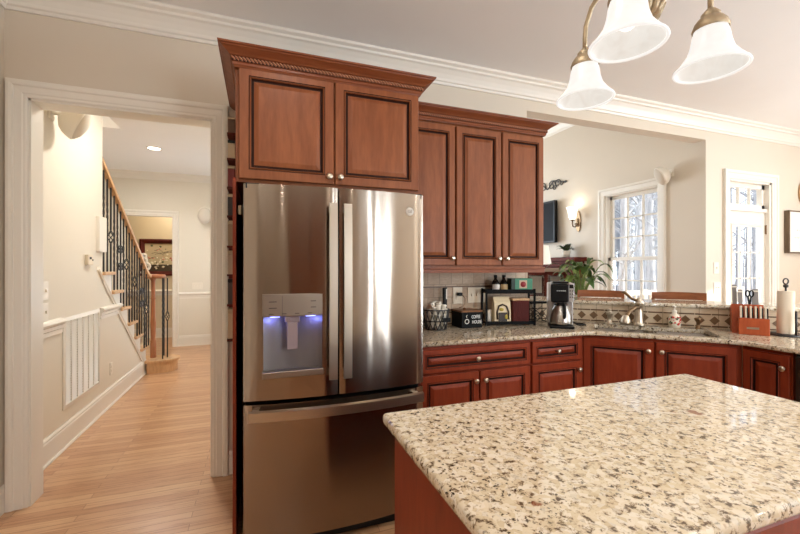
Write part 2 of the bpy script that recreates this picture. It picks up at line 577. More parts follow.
# ---- trim
CROWN = [(0, -0.145), (0.012, -0.145), (0.018, -0.128), (0.028, -0.122), (0.034, -0.105), (0.05, -0.078), (0.072, -0.05), (0.088, -0.042), (0.092, -0.028), (0.112, -0.016), (0.116, 0.0), (0, 0)]
struct('trim_1', MB().sweep(CROWN, [(XL, YB), (XL, WA), (XR, WA)], xy(CZ)), M_TRIM)
struct('trim_2', MB().sweep(CROWN, [(0.3, FY), (FX, FY), (FX, WA + WT)], xy(3.70)), M_TRIM)
struct('trim_3', MB().sweep([(o * 0.8, u * 0.8) for o, u in CROWN], [(-2.65, HY2), (0.1, HY2), (0.1, WA + WT)], xy(CZ)), M_TRIM)
CASE = [(0, 0), (0, 0.012), (0.008, 0.016), (0.02, 0.016), (0.026, 0.02), (0.06, 0.022), (0.066, 0.03), (0.08, 0.032), (0.094, 0.03), (0.098, 0.022), (0.098, 0)]
def casing(name, x0, x1, z1, y0, sgn=-1, sill=0.0):
    # travels so that 'out' points away from the opening
    return struct(name, MB().sweep(CASE, [(x0, sill), (x0, z1), (x1, z1), (x1, sill)][::-1] if False else [(x1, sill), (x1, z1), (x0, z1), (x0, sill)], lambda a, b, u: (a, y0 + sgn * u, b)), M_TRIM)
casing('trim_4', OX0, OX1, OZ, WA)
struct('trim_5', MB().box(OX0 - 0.004, OX0 + 0.012, WA - 0.004, WA + WT + 0.004, 0, OZ).box(OX1 - 0.012, OX1 + 0.004, WA - 0.004, WA + WT + 0.004, 0, OZ).box(OX0, OX1, WA - 0.004, WA + WT + 0.004, OZ - 0.012, OZ), M_TRIM)
casing('trim_6', OX0, OX1, OZ, WA + WT, 1)
BASE = [(0, 0), (0.016, 0), (0.016, 0.115), (0.012, 0.122), (0.014, 0.132), (0.006, 0.15), (0, 0.15)]
BASEH = [(0, 0), (0.028, 0), (0.026, 0.012), (0.016, 0.018), (0.016, 0.15), (0.012, 0.158), (0.014, 0.168), (0.006, 0.185), (0, 0.185)]
struct('baseboard_left', MB().sweep(BASE, [(XL, YB), (XL, WA)], xy(0)), M_TRIM)
struct('baseboard_main', MB().sweep(BASE, [(OX1 + 0.098, WA), (-0.13, WA)], xy(0)).sweep(BASE, [(4.60, WA), (DX0 - 0.1, WA)], xy(0)).sweep(BASE, [(DX1 + 0.1, WA), (XR, WA)], xy(0)), M_TRIM)
struct('baseboard_hall', MB().sweep(BASEH, [(HX, WA + WT + 0.02), (HX, 6.0)], xy(0)), M_TRIM)
struct('baseboard_hall_far', MB().sweep(BASEH, [(-1.32, HY2), (0.1, HY2)], xy(0)), M_TRIM)
struct('baseboard_dining', MB().sweep(BASEH, [(-3.9, 8.85), (0.1, 8.85)], xy(0)), M_TRIM)
CHAIR = [(0, 0), (0.014, 0), (0.014, 0.03), (0.02, 0.036), (0.02, 0.06), (0.034, 0.07), (0.04, 0.085), (0.034, 0.1), (0.012, 0.108), (0, 0.112)]
struct('trim_7', MB().sweep(CHAIR, [(HX, WA + WT + 0.02), (HX, 3.655)], xy(0.895)).sweep(CHAIR, [(HX, 4.425), (HX, 4.97)], xy(0.895)), M_TRIM)
struct('trim_8', MB().sweep(CHAIR, [(-1.32, HY2), (0.1, HY2)], xy(0.83)), M_TRIM)
struct('trim_9', MB().sweep(CHAIR, [(-3.9, 8.85), (0.1, 8.85)], xy(0.83)), M_TRIM)
casing('trim_10', -2.13, -1.42, 2.262, HY2)
struct('trim_11', MB().sweep([(0, 0), (0, 0.012), (0.012, 0.02), (0.03, 0.02), (0.045, 0.01), (0.045, 0)], [(5.97, 0.08), (4.36, 1.36)], lambda a, b, u: (HX + u, a, b)), M_TRIM)

# ---- family-room window
def window(name, fixed, a0, a1, z0, z1, d, axis, cols, rows, meet=True, t=0.14):
    # d: +1 when the room lies on the negative side of the wall
    root = None
    F = (lambda a, b, u: (fixed - u * d, a, b)) if axis == 'x' else (lambda a, b, u: (a, fixed - u * d, b))
    def bar(mb, p0, p1, q0, q1, u0, u1, mi=0):
        c = [F(p0, q0, u0), F(p1, q1, u1)]
        lo = [min(c[0][i], c[1][i]) for i in range(3)]; hi = [max(c[0][i], c[1][i]) for i in range(3)]
        mb.box(lo[0], hi[0], lo[1], hi[1], lo[2], hi[2], mi)
    mb = MB()
    cs = [(0, 0), (0, 0.012), (0.008, 0.018), (0.06, 0.022), (0.066, 0.032), (0.094, 0.03), (0.098, 0)]
    mb.sweep(cs, [(a0, z0), (a1, z0), (a1, z1), (a0, z1)][::1], F, closed=True)
    for p in ((a0, a0 + 0.012, z0, z1), (a1 - 0.012, a1, z0, z1), (a0, a1, z0, z0 + 0.012), (a0, a1, z1 - 0.012, z1)):
        bar(mb, p[0], p[1], p[2], p[3], 0, -t)
    o = struct(name, mb, M_TRIM)
    zs = [(z0 + 0.012, (z0 + z1) / 2 + 0.02, -0.05), ((z0 + z1) / 2 - 0.02, z1 - 0.012, -0.085)] if meet else [(z0 + 0.012, z1 - 0.012, -0.06)]
    for (s0, s1, u) in zs:
        sb = MB()
        A0, A1 = a0 + 0.012, a1 - 0.012
        for p in ((A0, A0 + 0.042, s0, s1), (A1 - 0.042, A1, s0, s1), (A0, A1, s0, s0 + 0.045), (A0, A1, s1 - 0.042, s1)):
            bar(sb, p[0], p[1], p[2], p[3], u, u - 0.035)
        for c in range(1, cols):
            x = A0 + 0.042 + (A1 - A0 - 0.084) * c / cols
            bar(sb, x - 0.009, x + 0.009, s0 + 0.045, s1 - 0.042, u - 0.006, u - 0.03)
        for r in range(1, rows):
            z = s0 + 0.045 + (s1 - s0 - 0.087) * r / rows
            bar(sb, A0 + 0.042, A1 - 0.042, z - 0.009, z + 0.009, u - 0.006, u - 0.03)
        so = struct('window_sash', sb, M_TRIM, o)
        gb = MB()
        bar(gb, A0 + 0.03, A1 - 0.03, s0 + 0.03, s1 - 0.03, u - 0.016, u - 0.02)
        struct('window_pane', gb, M_GLASS, so)
    return o
window('window_1', FX, WY0, WY1, WZ0, WZ1, 1, 'x', 3, 3)
window('window_2', YB, 2.28, 2.64, 0.8, 2.5, -1, 'y', 1, 2)  # unseen pair of back windows, added and shaped for streaks in the steel
window('window_6', YB, 3.03, 3.41, 0.8, 2.5, -1, 'y', 1, 2)
window('window_3', XR, -2.1, 0.0, 0.7, 2.4, 1, 'x', 6, 2)
window('window_4', XR, 0.40, 0.98, 0.1, 2.14, 1, 'x', 1, 1, False)
window('window_5', FY, 0.6, 3.9, 0.6, 2.9, 1, 'y', 6, 2)

# ---- door with transom
casing('trim_12', DX0, DX1, DZ, WA)
d = MB()
d.box(DX0, DX0 + 0.03, WA, WA + WT, 0, DZ); d.box(DX1 - 0.03, DX1, WA, WA + WT, 0, DZ); d.box(DX0, DX1, WA, WA + WT, DZ - 0.02, DZ)
d.box(DX0, DX1, WA + 0.02, WA + WT, 2.03, 2.07)
door_f = struct('door_1', d, M_TRIM)
tb = MB()
tx0, tx1, tz0, tz1 = DX0 + 0.03, DX1 - 0.03, 2.07, DZ - 0.02
ty = WA + 0.05
for p in ((tx0, tx0 + 0.05, tz0, tz1), (tx1 - 0.05, tx1, tz0, tz1), (tx0, tx1, tz0, tz0 + 0.045), (tx0, tx1, tz1 - 0.05, tz1)):
    tb.box(p[0], p[1], ty, ty + 0.04, p[2], p[3])
for c in (1, 2):
    x = tx0 + 0.05 + (tx1 - tx0 - 0.1) * c / 3
    tb.box(x - 0.01, x + 0.01, ty + 0.005, ty + 0.035, tz0, tz1)
tr = struct('transom', tb, M_TRIM, door_f)
struct('window_pane', MB().box(tx0 + 0.03, tx1 - 0.03, ty + 0.018, ty + 0.022, tz0 + 0.03, tz1 - 0.03), M_GLASS, tr)
sb = MB()
gx0, gx1, gz0, gz1 = 5.065, 5.575, 0.35, 1.86
ty = WA + 0.045
for p in ((tx0, gx0, 0.01, 2.03), (gx1, tx1, 0.01, 2.03), (gx0, gx1, 0.01, gz0), (gx0, gx1, gz1, 2.03)):
    sb.box(p[0], p[1], ty, ty + 0.045, p[2], p[3])
sb.sweep([(0, 0), (0, 0.008), (0.02, 0.014), (0.03, 0.0)], [(gx0, gz0), (gx1, gz0), (gx1, gz1), (gx0, gz1)], lambda a, b, u: (a, ty - u, b), closed=True)
for c in (1, 2):
    x = gx0 + (gx1 - gx0) * c / 3
    sb.box(x - 0.008, x + 0.008, ty + 0.012, ty + 0.034, gz0, gz1)
for r in range(1, 5):
    z = gz0 + (gz1 - gz0) * r / 5
    sb.box(gx0, gx1, ty + 0.012, ty + 0.034, z - 0.008, z + 0.008)
leaf = struct('door_leaf', sb, M_TRIM, door_f)
struct('window_pane', MB().box(gx0 - 0.01, gx1 + 0.01, ty + 0.02, ty + 0.024, gz0 - 0.01, gz1 + 0.01), M_GLASS, leaf)
struct('hinge', MB().box(tx1 - 0.004, tx1 + 0.012, ty - 0.012, ty + 0.002, 1.78, 1.88).tube([(tx1 + 0.004, ty - 0.012, 1.775), (tx1 + 0.004, ty - 0.012, 1.885)], 0.007), M_BRONZE, leaf)
struct('hinge', MB().box(tx1 - 0.004, tx1 + 0.012, ty - 0.012, ty + 0.002, 0.3, 0.4), M_BRONZE, leaf)

# ---------------------------------------------------------------- outside
M_GROUND = paint('winter_ground', srgb(160, 158, 160), 0.9)
struct('ground', MB().box(4.8, 60, -40, 60, -0.7, -0.6).box(-40, 4.8, 8.2, 60, -0.7, -0.6), M_GROUND)
M_BARK = wood('pale_bark', srgb(204, 205, 208), srgb(150, 152, 158), 0.9, (8, 8, 1), 0)
def tree_mesh(seed, h, r):
    rnd = random.Random(seed)
    mb = MB()
    p = Vector((0, 0, -0.02)); path = [p.copy()]
    for i in range(7):
        p = p + Vector((rnd.uniform(-.12, .12), rnd.uniform(-.12, .12), h / 7)); path.append(p.copy())
    mb.tube(path, [r * (1 - 0.75 * i / 7) for i in range(8)], 7)
    for i in range(26):
        t = rnd.uniform(0.12, 0.98); k = min(6, int(t * 7)); q = path[k].lerp(path[k + 1], t * 7 - k)
        a = rnd.uniform(0, 2 * PI); ln = rnd.uniform(0.5, 1.3) * (1.15 - 0.6 * t)
        b1 = q + Vector((math.cos(a), math.sin(a), 0.7)) * ln * 0.5
        b2 = b1 + Vector((math.cos(a + .5), math.sin(a + .5), 1.0)) * ln * 0.5
        rr = r * (1 - 0.75 * t) * 0.42
        mb.tube([q, b1, b2], [rr, rr * .6, rr * .25], 5, caps=False)
        for s in (-1, 1):
            b3 = b1 + Vector((math.cos(a + s), math.sin(a + s), 0.5)) * ln * 0.45
            mb.tube([b1, b3], [rr * .45, rr * .15], 4, caps=False)
    return mb
protos = []
tree_spots = []
rnd = random.Random(3)
for i in range(12):
    dist = 11.0 + 0.75 * i
    a = [0.86, 0.985, 0.92, 0.80, 0.955, 0.89, 0.97, 0.84, 0.935, 0.815, 0.905, 0.875][i]
    tree_spots.append((math.sin(a) * dist, math.cos(a) * dist))
for i, (x, y) in enumerate(tree_spots):
    lab = 'bare pale winter tree standing outside beyond the kitchen windows'
    if i < 3:
        o = tree_mesh(11 + i, 9.0 + i, 0.10 + 0.02 * i).build('bare_tree', M_BARK)
        tag(o, lab, 'tree', 'bare winter trees outside')
        o.location = (x, y, -0.6)
        protos.append(o)
    else:
        o = dup(protos[i % 3], (x, y, -0.6), rnd.uniform(0, 6.28), lab, 'bare winter trees outside')
th = MB()
for i in range(260):
    a = rnd.uniform(0.62, 1.2); dist = rnd.uniform(22, 38)
    x, y = math.sin(a) * dist, math.cos(a) * dist
    h = rnd.uniform(6, 13); r = rnd.uniform(0.04, 0.14)
    th.tube([(x, y, -0.65), (x + rnd.uniform(-.4, .4), y, h)], [r, r * .4], 5, caps=False)
    for j in range(5):
        z = rnd.uniform(0.5, h * .8); s = rnd.uniform(-1.6, 1.6)
        th.tube([(x, y, z), (x + s * .7, y - s * .7, z + abs(s) * .8)], [r * .4, r * .12], 4, caps=False)
tag(th.build('distant_woods', M_BARK, recalc=False), 'dense pale leafless woods far beyond the windows', 'woods', kind='stuff')
dr = thing('deck_railing', 'white porch railing outside the glazed door', 'railing', (5.6, 5.0, 0))
MB().box(5.0, 9.0, 4.97, 5.03, 0.9, 0.98).build('top_rail', M_TRIM, dr, True)
MB().box(5.0, 9.0, 4.98, 5.02, 0.12, 0.18).build('bottom_rail', M_TRIM, dr, True)
for x in (5.0, 6.3, 7.6, 8.93):
    MB().box(x, x + 0.07, 4.965, 5.035, -0.05, 1.0).build('post', M_TRIM, dr, True)
for i in range(34):
    x = 5.06 + i * 0.118
    MB().box(x, x + 0.03, 4.985, 5.015, 0.18, 0.9).build('picket', M_TRIM, dr, True)
struct('floor_porch', MB().box(4.8, 9.2, 3.1, 5.2, -0.25, -0.05), paint('porch_boards', srgb(200, 196, 190), 0.8))

# ---------------------------------------------------------------- cabinet kit (local frame: x along the front, y into the cabinet, front of carcass at y=0)
def raised_panel(x0, x1, z0, z1, fr=0.058, y=0.0, t=0.021):
    rings = [(0.0, 0.0), (0.0, -t + 0.004), (0.004, -t), (fr - 0.012, -t), (fr - 0.008, -t + 0.002), (fr - 0.004, -t - 0.003), (fr, -t + 0.003), (fr + 0.004, -t + 0.012), (fr + 0.011, -t + 0.012), (fr + 0.013, -t + 0.009), (fr + 0.034, -t + 0.001), (fr + 0.037, -t + 0.0005)]
    ms = [0, 0, 0, 1, 0, 0, 1, 1, 1, 0, 0]
    mb = MB(); v = []
    for ins, yy in rings:
        v += [(x0 + ins, y + yy, z0 + ins), (x1 - ins, y + yy, z0 + ins), (x1 - ins, y + yy, z1 - ins), (x0 + ins, y + yy, z1 - ins)]
    for j, mi in enumerate(ms):
        mb.add(v, [(4 * j + i, 4 * j + (i + 1) % 4, 4 * j + 4 + (i + 1) % 4, 4 * j + 4 + i) for i in range(4)], mi)
    k = 4 * (len(rings) - 1)
    mb.add(v, [(k, k + 1, k + 2, k + 3)], 0)
    mb.add(v, [(3, 2, 1, 0)], 0)
    return mb
KNOB = [(0.0065, 0.0), (0.0065, 0.012), (0.010, 0.016), (0.0155, 0.020), (0.017, 0.025), (0.0145, 0.030), (0.008, 0.0325), (0.0, 0.033)]
def knob(parent, x, z, y=-0.021, m=None):
    return MB().lathe(KNOB, (x, y, z), '-y', 14).build('knob', m or M_NICKEL, parent)
def front(kind, parent, x0, x1, z0, z1, kx=None, kz=None, fr=0.058, wood_m=None):
    o = raised_panel(x0, x1, z0, z1, fr).build(kind, [wood_m or M_CHERRY, M_GLAZE], parent)
    if kx is not None: knob(o, kx, kz)
    return o
CABCROWN = [(0, 0), (0.006, 0), (0.008, 0.006), (0.012, 0.010), (0.012, 0.022), (0.017, 0.024), (0.017, 0.047), (0.026, 0.050), (0.030, 0.055), (0.040, 0.061), (0.056, 0.071), (0.064, 0.075), (0.066, 0.080), (0.074, 0.082), (0.076, 0.090), (0, 0.090)]
M_ROPE = mat('rope_wood', srgb(160, 104, 74), 0.4)
def rope(mb, path, z, out):
    # twisted rope moulding: leaning strands on a dark backing strip
    for (a, b) in zip(path, path[1:]):
        A, B = Vector((a[0], a[1], 0)), Vector((b[0], b[1], 0))
        dv = (B - A); ln = dv.length; dv.normalize()
        n = int(ln / 0.0175)
        mb.box(min(a[0], b[0]), max(a[0], b[0]), a[1] + 0.001, a[1] + 0.006, z - 0.011, z + 0.011, 1)
        for i in range(n):
            p = A + dv * (ln * (i + 0.5) / n)
            mb.tube([p + dv * -0.009 + Vector((0, 0, z + 0.009)), p + Vector((0, -0.003, z)), p + dv * 0.009 + Vector((0, 0, z - 0.009))], [0.0035, 0.0056, 0.0035], 6, caps=False)

# ---------------------------------------------------------------- refrigerator surround: left panel + cabinet over the fridge
fc = thing('wall_cabinet', 'deep two-door cherry cabinet with rope crown moulding above the refrigerator', 'cabinet', (-0.11, 2.12, 0))
CW = 0.985
MB().box(0.0, CW, 0.0, 0.745, 1.815, 2.40).build('carcass', M_CHERRY, fc)
MB().box(-0.012, 0.004, -0.02, 0.745, 0.0, 1.83).build('side_panel', M_CHERRYR, fc)
MB().box(0.012, 0.026, 0.02, 0.04, 1.655, 1.70).build('bracket', M_BRASS, fc)
MB().box(CW - 0.02, CW, 0.02, 0.745, 0.915, 1.815).build('side_panel', M_CHERRY, fc)
front('cabinet_door', fc, 0.016, 0.488, 1.83, 2.392, 0.463, 1.868)
front('cabinet_door', fc, 0.496, CW - 0.004, 1.83, 2.392, 0.521, 1.868)
cm = MB().sweep(CABCROWN, [(0, 0.74), (0, -0.018), (CW, -0.018), (CW, 0.74)][::-1] if False else [(0, 0.74), (0, -0.018), (CW, -0.018), (CW, 0.74)], xy(2.378))
crn = cm.build('crown_moulding', M_CHERRYX, fc)
rb = MB(); rope(rb, [(-0.017, -0.037), (CW + 0.017, -0.037)], 2.4135, 0)
rb.build('rope_moulding', [M_ROPE, M_GLAZE], crn)

# ---------------------------------------------------------------- refrigerator
fx0, fx1, fyf, fyb = -0.069, 0.857, 2.0, 2.83
fr = thing('refrigerator', 'stainless french-door refrigerator with water dispenser and bottom freezer drawer', 'refrigerator', ((fx0 + fx1) / 2, 2.4, 0))
BUL = 0.042
def fy(x):
    t = (x - (fx0 + fx1) / 2) / ((fx1 - fx0) / 2)
    return fyf - BUL * (1 - t * t)
def curved(x0, x1, z0, z1, back, hole=None, nx=14, mi=0):
    mb = MB()
    xs = [x0 + (x1 - x0) * i / nx for i in range(nx + 1)]
    zs = [z0, z1]
    if hole:
        xs = sorted(set([x for x in xs if abs(x - hole[0]) > .012 and abs(x - hole[1]) > .012] + [hole[0], hole[1]])); zs = [z0, hole[2], hole[3], z1]
    nxx = len(xs); nz = len(zs)
    idx = {}
    v = []
    for i, x in enumerate(xs):
        for j, z in enumerate(zs):
            idx[(i, j, 0)] = len(v)
            e = 0.006 if (i in (0, nxx - 1)) else 0
            v.append((x, fy(x) + e, z))
            idx[(i, j, 1)] = len(v)
            v.append((x, back, z))
    fs = []
    for i in range(nxx - 1):
        for j in range(nz - 1):
            if hole and hole[0] - 1e-6 <= xs[i] and xs[i + 1] <= hole[1] + 1e-6 and zs[j] >= hole[2] - 1e-6 and zs[j + 1] <= hole[3] + 1e-6: continue
            fs.append((idx[(i, j, 0)], idx[(i + 1, j, 0)], idx[(i + 1, j + 1, 0)], idx[(i, j + 1, 0)]))
            fs.append((idx[(i, j, 1)], idx[(i, j + 1, 1)], idx[(i + 1, j + 1, 1)], idx[(i + 1, j, 1)]))
    for i in range(nxx - 1):
        for j, in ((0,), (nz - 1,)):
            fs.append((idx[(i, j, 0)], idx[(i, j, 1)], idx[(i + 1, j, 1)], idx[(i + 1, j, 0)]))
    for j in range(nz - 1):
        for i in (0, nxx - 1):
            fs.append((idx[(i, j, 0)], idx[(i, j + 1, 0)], idx[(i, j + 1, 1)], idx[(i, j, 1)]))
    mb.add(v, fs, mi, True)
    return mb
def auto_smooth(o, ang=0.5):
    bm = bmesh.new(); bm.from_mesh(o.data)
    for e in bm.edges:
        if len(e.link_faces) == 2: e.smooth = e.calc_face_angle(0) < ang
    bm.to_mesh(o.data); bm.free()
    return o
MB().box(fx0 + 0.006, fx1 - 0.006, 2.075, fyb, 0.03, 1.765).build('body', M_STEELD, fr, True)
MB().box(fx0 + 0.02, fx1 - 0.02, 2.03, 2.08, 0.0, 0.10).build('kick_grille', M_DARK, fr, True)
MB().box(fx0 + 0.01, fx1 - 0.01, 2.05, 2.075, 0.10, 1.75).build('gasket', M_DARK, fr, True)
ZD0, ZD1 = 0.748, 1.785
hole = (0.020, 0.296, 0.885, 1.255)
SP = 0.378
ld = auto_smooth(curved(fx0, SP - 0.004, ZD0, ZD1, 2.065, hole).build('fridge_door', M_STEEL, fr, True, label='refrigerator door with the water dispenser'))
rd = auto_smooth(curved(SP + 0.004, fx1, ZD0, ZD1, 2.065).build('fridge_door', M_STEEL, fr, True))
fz = auto_smooth(curved(fx0, fx1, 0.075, 0.728, 2.065, nx=22).build('freezer_drawer', M_STEEL, fr, True))
def bar_handle(x, parent):
    mb = MB()
    y = fy(x)
    n = 10
    pts = []
    for i in range(n + 1):
        z = 0.838 + (1.70 - 0.838) * i / n
        t = (i / n - .5) * 2
        pts.append((z, y - 0.052 - 0.006 * (1 - t * t)))
    v = []
    wv = 0.020
    for z, yy in pts:
        v += [(x - wv, yy, z), (x + wv, yy, z), (x + wv, yy + 0.016, z), (x - wv, yy + 0.016, z)]
    fs = [(4 * i + k, 4 * i + (k + 1) % 4, 4 * i + 4 + (k + 1) % 4, 4 * i + 4 + k) for i in range(n) for k in range(4)] + [(0, 1, 2, 3), (4 * n, 4 * n + 1, 4 * n + 2, 4 * n + 3)]
    mb.add(v, fs, 0, False)
    for z in (0.85, 1.66):
        mb.box(x - 0.015, x + 0.015, y - 0.045, y + 0.012, z, z + 0.03)
    return mb.build('handle', M_STEELH, parent, True)
bar_handle(SP - 0.035, ld)
bar_handle(SP + 0.037, rd)
mb = MB(); n = 20; v = []
for i in range(n + 1):
    x = fx0 + 0.02 + (fx1 - fx0 - 0.04) * i / n
    y = fy(x) - 0.055
    v += [(x, y, 0.664), (x, y, 0.708), (x, y + 0.016, 0.714), (x, y + 0.016, 0.660)]
mb.add(v, [(4 * i + k, 4 * i + (k + 1) % 4, 4 * i + 4 + (k + 1) % 4, 4 * i + 4 + k) for i in range(n) for k in range(4)] + [(0, 1, 2, 3), (4 * n, 4 * n + 1, 4 * n + 2, 4 * n + 3)], 0, False)
for x in (fx0 + 0.04, fx1 - 0.07):
    mb.box(x, x + 0.03, fy(x) - 0.045, fy(x) + 0.02, 0.678, 0.707)
mb.build('handle', M_STEELH, fz, True)
# dispenser
dx0, dx1 = hole[0], hole[1]
dy = fy(0.15)
disp = MB().box(dx0 - 0.004, dx1 + 0.004, dy - 0.010, dy + 0.05, 1.150, 1.258, 0, 0.003).build('dispenser_panel', mat('panel_steel', srgb(146, 134, 121), 0.36, 1.0), ld, True)
sy = MB()
for i in range(4):
    sy.box(0.045 + 0.06 * i, 0.065 + 0.06 * i, dy - 0.0108, dy - 0.0095, 1.162, 1.1645)
for i in range(2):
    sy.box(0.045, 0.08, dy - 0.0108, dy - 0.0095, 1.19 + 0.03 * i, 1.193 + 0.03 * i)
    sy.box(0.24, 0.265, dy - 0.0108, dy - 0.0095, 1.19 + 0.03 * i, 1.193 + 0.03 * i)
sy.box(0.1055, 0.1065, dy - 0.0108, dy - 0.0095, 1.155, 1.25)
sy.build('panel_marks', M_DARK, disp, True)
rec = MB()
R0, R1, RZ0, RZ1, RD = dx0, dx1, 0.885, 1.150, dy + 0.10
pts = [(R0, fy(R0) + 0.004), (R0 + 0.03, dy + 0.04), (R0 + 0.08, dy + 0.055), ((R0 + R1) / 2, dy + 0.058), (R1 - 0.08, dy + 0.055), (R1 - 0.03, dy + 0.04), (R1, fy(R1) + 0.004)]
v = [(x, y, RZ0) for x, y in pts] + [(x, y, RZ1) for x, y in pts]
n = len(pts)
rec.add(v, [(i, i + 1, n + i + 1, n + i) for i in range(n - 1)], 0, True)
rec.add(v, [tuple(range(n)), tuple(range(n, 2 * n))], 0)
rec.build('dispenser_recess', mat('recess_grey', srgb(98, 89, 84), 0.4), ld, True, recalc=False)
MB().box(R0 - 0.006, R1 + 0.006, dy - 0.022, dy + 0.02, 0.858, 0.89, 0, 0.004).build('dispenser_tray', MATS['panel_steel'], ld, True)
MB().box(0.128, 0.18, dy + 0.01, dy + 0.022, 0.985, 1.12, 0, 0.004).box(0.118, 0.19, dy + 0.005, dy + 0.04, 1.12, 1.15, 0, 0.003).build('paddle', M_CLEAR if False else mat('paddle_plastic', srgb(132, 116, 118), 0.25), ld, True)
for gx in (R0 + 0.03, R1 - 0.075):
    MB().box(gx, gx + 0.045, dy + 0.012, dy + 0.045, 1.144, 1.1495).build('night_light', M_BLUE, ld, True)
bdx = 0.770
badge = MB().lathe([(0.0, 0.006), (0.020, 0.006), (0.0225, 0.004), (0.0225, -0.004), (0, -0.004)], (bdx, fy(bdx), 1.688), '-y', 24).build('badge', mat('badge_silver', srgb(196, 188, 176), 0.45), rd, True, label='round silver badge')
lm = letters('badge_script', 'GE', 0.021, mat('badge_grey', srgb(96, 88, 80), 0.5), badge, (bdx - fr.location.x, fy(bdx) - 0.0062 - fr.location.y, 1.688), (PI / 2, 0, 0))
MB().box(fx0 + 0.01, fx0 + 0.07, 2.0, 2.09, 1.765, 1.79).build('hinge_cover', M_DARK, fr, True)
MB().box(fx1 - 0.07, fx1 - 0.01, 2.0, 2.09, 1.765, 1.79).build('hinge_cover', M_DARK, fr, True)
for gx in (0.065, 0.25):
    lamp('dispenser_glow', 'POINT', (gx, dy + 0.018, 1.125), 0.22, (0.2, 0.25, 1.0), radius=0.012)

# ---------------------------------------------------------------- upper cabinets
UX0, UX1, UYF = 0.897, 2.115, 2.54
uc = thing('wall_cabinet', 'tall three-door cherry wall cabinet above the coffee things', 'cabinet', (UX0, UYF, 0))
UW = UX1 - UX0
MB().box(0, UW, 0, WA - UYF, 1.385, 2.44).build('carcass', M_CHERRY, uc)
front('cabinet_door', uc, 0.03, 0.432, 1.40, 2.405, 0.405, 1.45)
front('cabinet_door', uc, 0.444, 0.822, 1.40, 2.405, 0.795, 1.45)
front('cabinet_door', uc, 0.834, UW - 0.006, 1.40, 2.405, 0.862, 1.45)
MB().sweep([(0, 0), (0.004, 0), (0.004, 0.025), (0.008, 0.03), (0.008, 0.04), (0, 0.04)], [(0, 0.3), (0, -0.016), (UW, -0.016), (UW, 0.3)], xy(1.345)).build('light_rail', M_CHERRYX, uc)
crn = MB().sweep(CABCROWN, [(0, 0.32), (0, -0.018), (UW, -0.018), (UW, 0.32)], xy(2.417)).build('crown_moulding', M_CHERRYX, uc)
rb = MB(); rope(rb, [(-0.0, -0.037), (UW + 0.017, -0.037)], 2.4525, 0)
rb.build('rope_moulding', [M_ROPE, M_GLAZE], crn)

# ---------------------------------------------------------------- base cabinets
CTZ = 0.884
def base_cab(name, label, loc, rz, wd, dp, fronts, toe=True, carcass=None):
    t = thing(name, label, 'cabinet', loc, rz)
    c = MB()
    if carcass:
        c.prism(carcass, 0.10, 0.68)
        c.box(0, wd, 0, 0.02, 0.68, CTZ)
    else: c.box(0, wd, 0, dp, 0.10, CTZ)
    c.build('carcass', M_CHERRYR, t)
    MB().box(0.0, wd, 0.07, 0.085, 0, 0.10).build('toe_kick', M_DARK, t)
    for f in fronts: f(t)
    return t
CX0 = 0.895
base_cab('base_cabinet', 'cherry base cabinet with one wide drawer over two doors beside the refrigerator', (CX0, 2.285, 0), 0, 0.895, 0.58, [
    lambda t: front('drawer', t, 0.06, 0.885, 0.712, 0.862, 0.46, 0.787, 0.042, M_CHERRYR),
    lambda t: front('cabinet_door', t, 0.06, 0.478, 0.125, 0.698, 0.447, 0.64, 0.055, M_CHERRYR),
    lambda t: front('cabinet_door', t, 0.488, 0.885, 0.125, 0.698, 0.518, 0.64, 0.055, M_CHERRYR)])
base_cab('base_cabinet', 'narrow cherry base cabinet with one small drawer over one door', (CX0 + 0.897, 2.285, 0), 0, 0.475, 0.58, [
    lambda t: front('drawer', t, 0.010, 0.440, 0.712, 0.862, 0.22, 0.787, 0.042, M_CHERRYR),
    lambda t: front('cabinet_door', t, 0.010, 0.440, 0.125, 0.698, 0.412, 0.64, 0.055, M_CHERRYR)])
# diagonal sink cabinet (front on x+y=4.575+...)
S0 = 4.60
ax, ay = 2.285, S0 - 2.285
DL = math.hypot(2.955 - ax, (S0 - 2.955) - ay)
base_cab('sink_cabinet', 'cherry corner sink cabinet with two plain doors set at an angle', (ax, ay, 0), -PI / 4, DL, 0.5, [
    lambda t: front('cabinet_door', t, 0.012, 0.458, 0.125, 0.862, 0.425, 0.80, 0.062, M_CHERRYR),
    lambda t: front('cabinet_door', t, 0.472, DL - 0.03, 0.125, 0.862, 0.503, 0.80, 0.062, M_CHERRYR)], carcass=[(0, 0), (DL, 0), (DL, 0.02), (DL - 0.08, 0.065), (DL - 0.08, 0.46), (0.08, 0.46), (0.08, 0.065), (0, 0.02)])
ry = S0 - 2.955 - 0.004
base_cab('base_cabinet', 'narrow one-door cherry base cabinet between the sink cabinet and the dishwasher', (2.957, ry, 0), -PI / 2, 0.255, 0.5, [
    lambda t: front('cabinet_door', t, 0.008, 0.247, 0.125, 0.862, 0.222, 0.785, 0.055, M_CHERRYR)])
dw = thing('dishwasher', 'dark stainless dishwasher at the picture edge beside the narrow cherry cabinet', 'dishwasher', (2.957, ry - 0.262, 0), -PI / 2)
MB().box(0.004, 0.60, 0.01, 0.55, 0.10, CTZ).build('tub', M_DARK, dw)
dd = MB().box(0.012, 0.592, -0.022, 0.01, 0.12, 0.866, 0, 0.004).build('dishwasher_door', M_STEELD, dw)
MB().tube([(0.06, -0.022, 0.80), (0.06, -0.055, 0.80), (0.54, -0.055, 0.80), (0.54, -0.022, 0.80)], 0.009).build('handle', M_STEELH, dd)
MB().box(0.01, 0.59, 0.06, 0.075, 0, 0.10).build('toe_kick', M_DARK, dw)
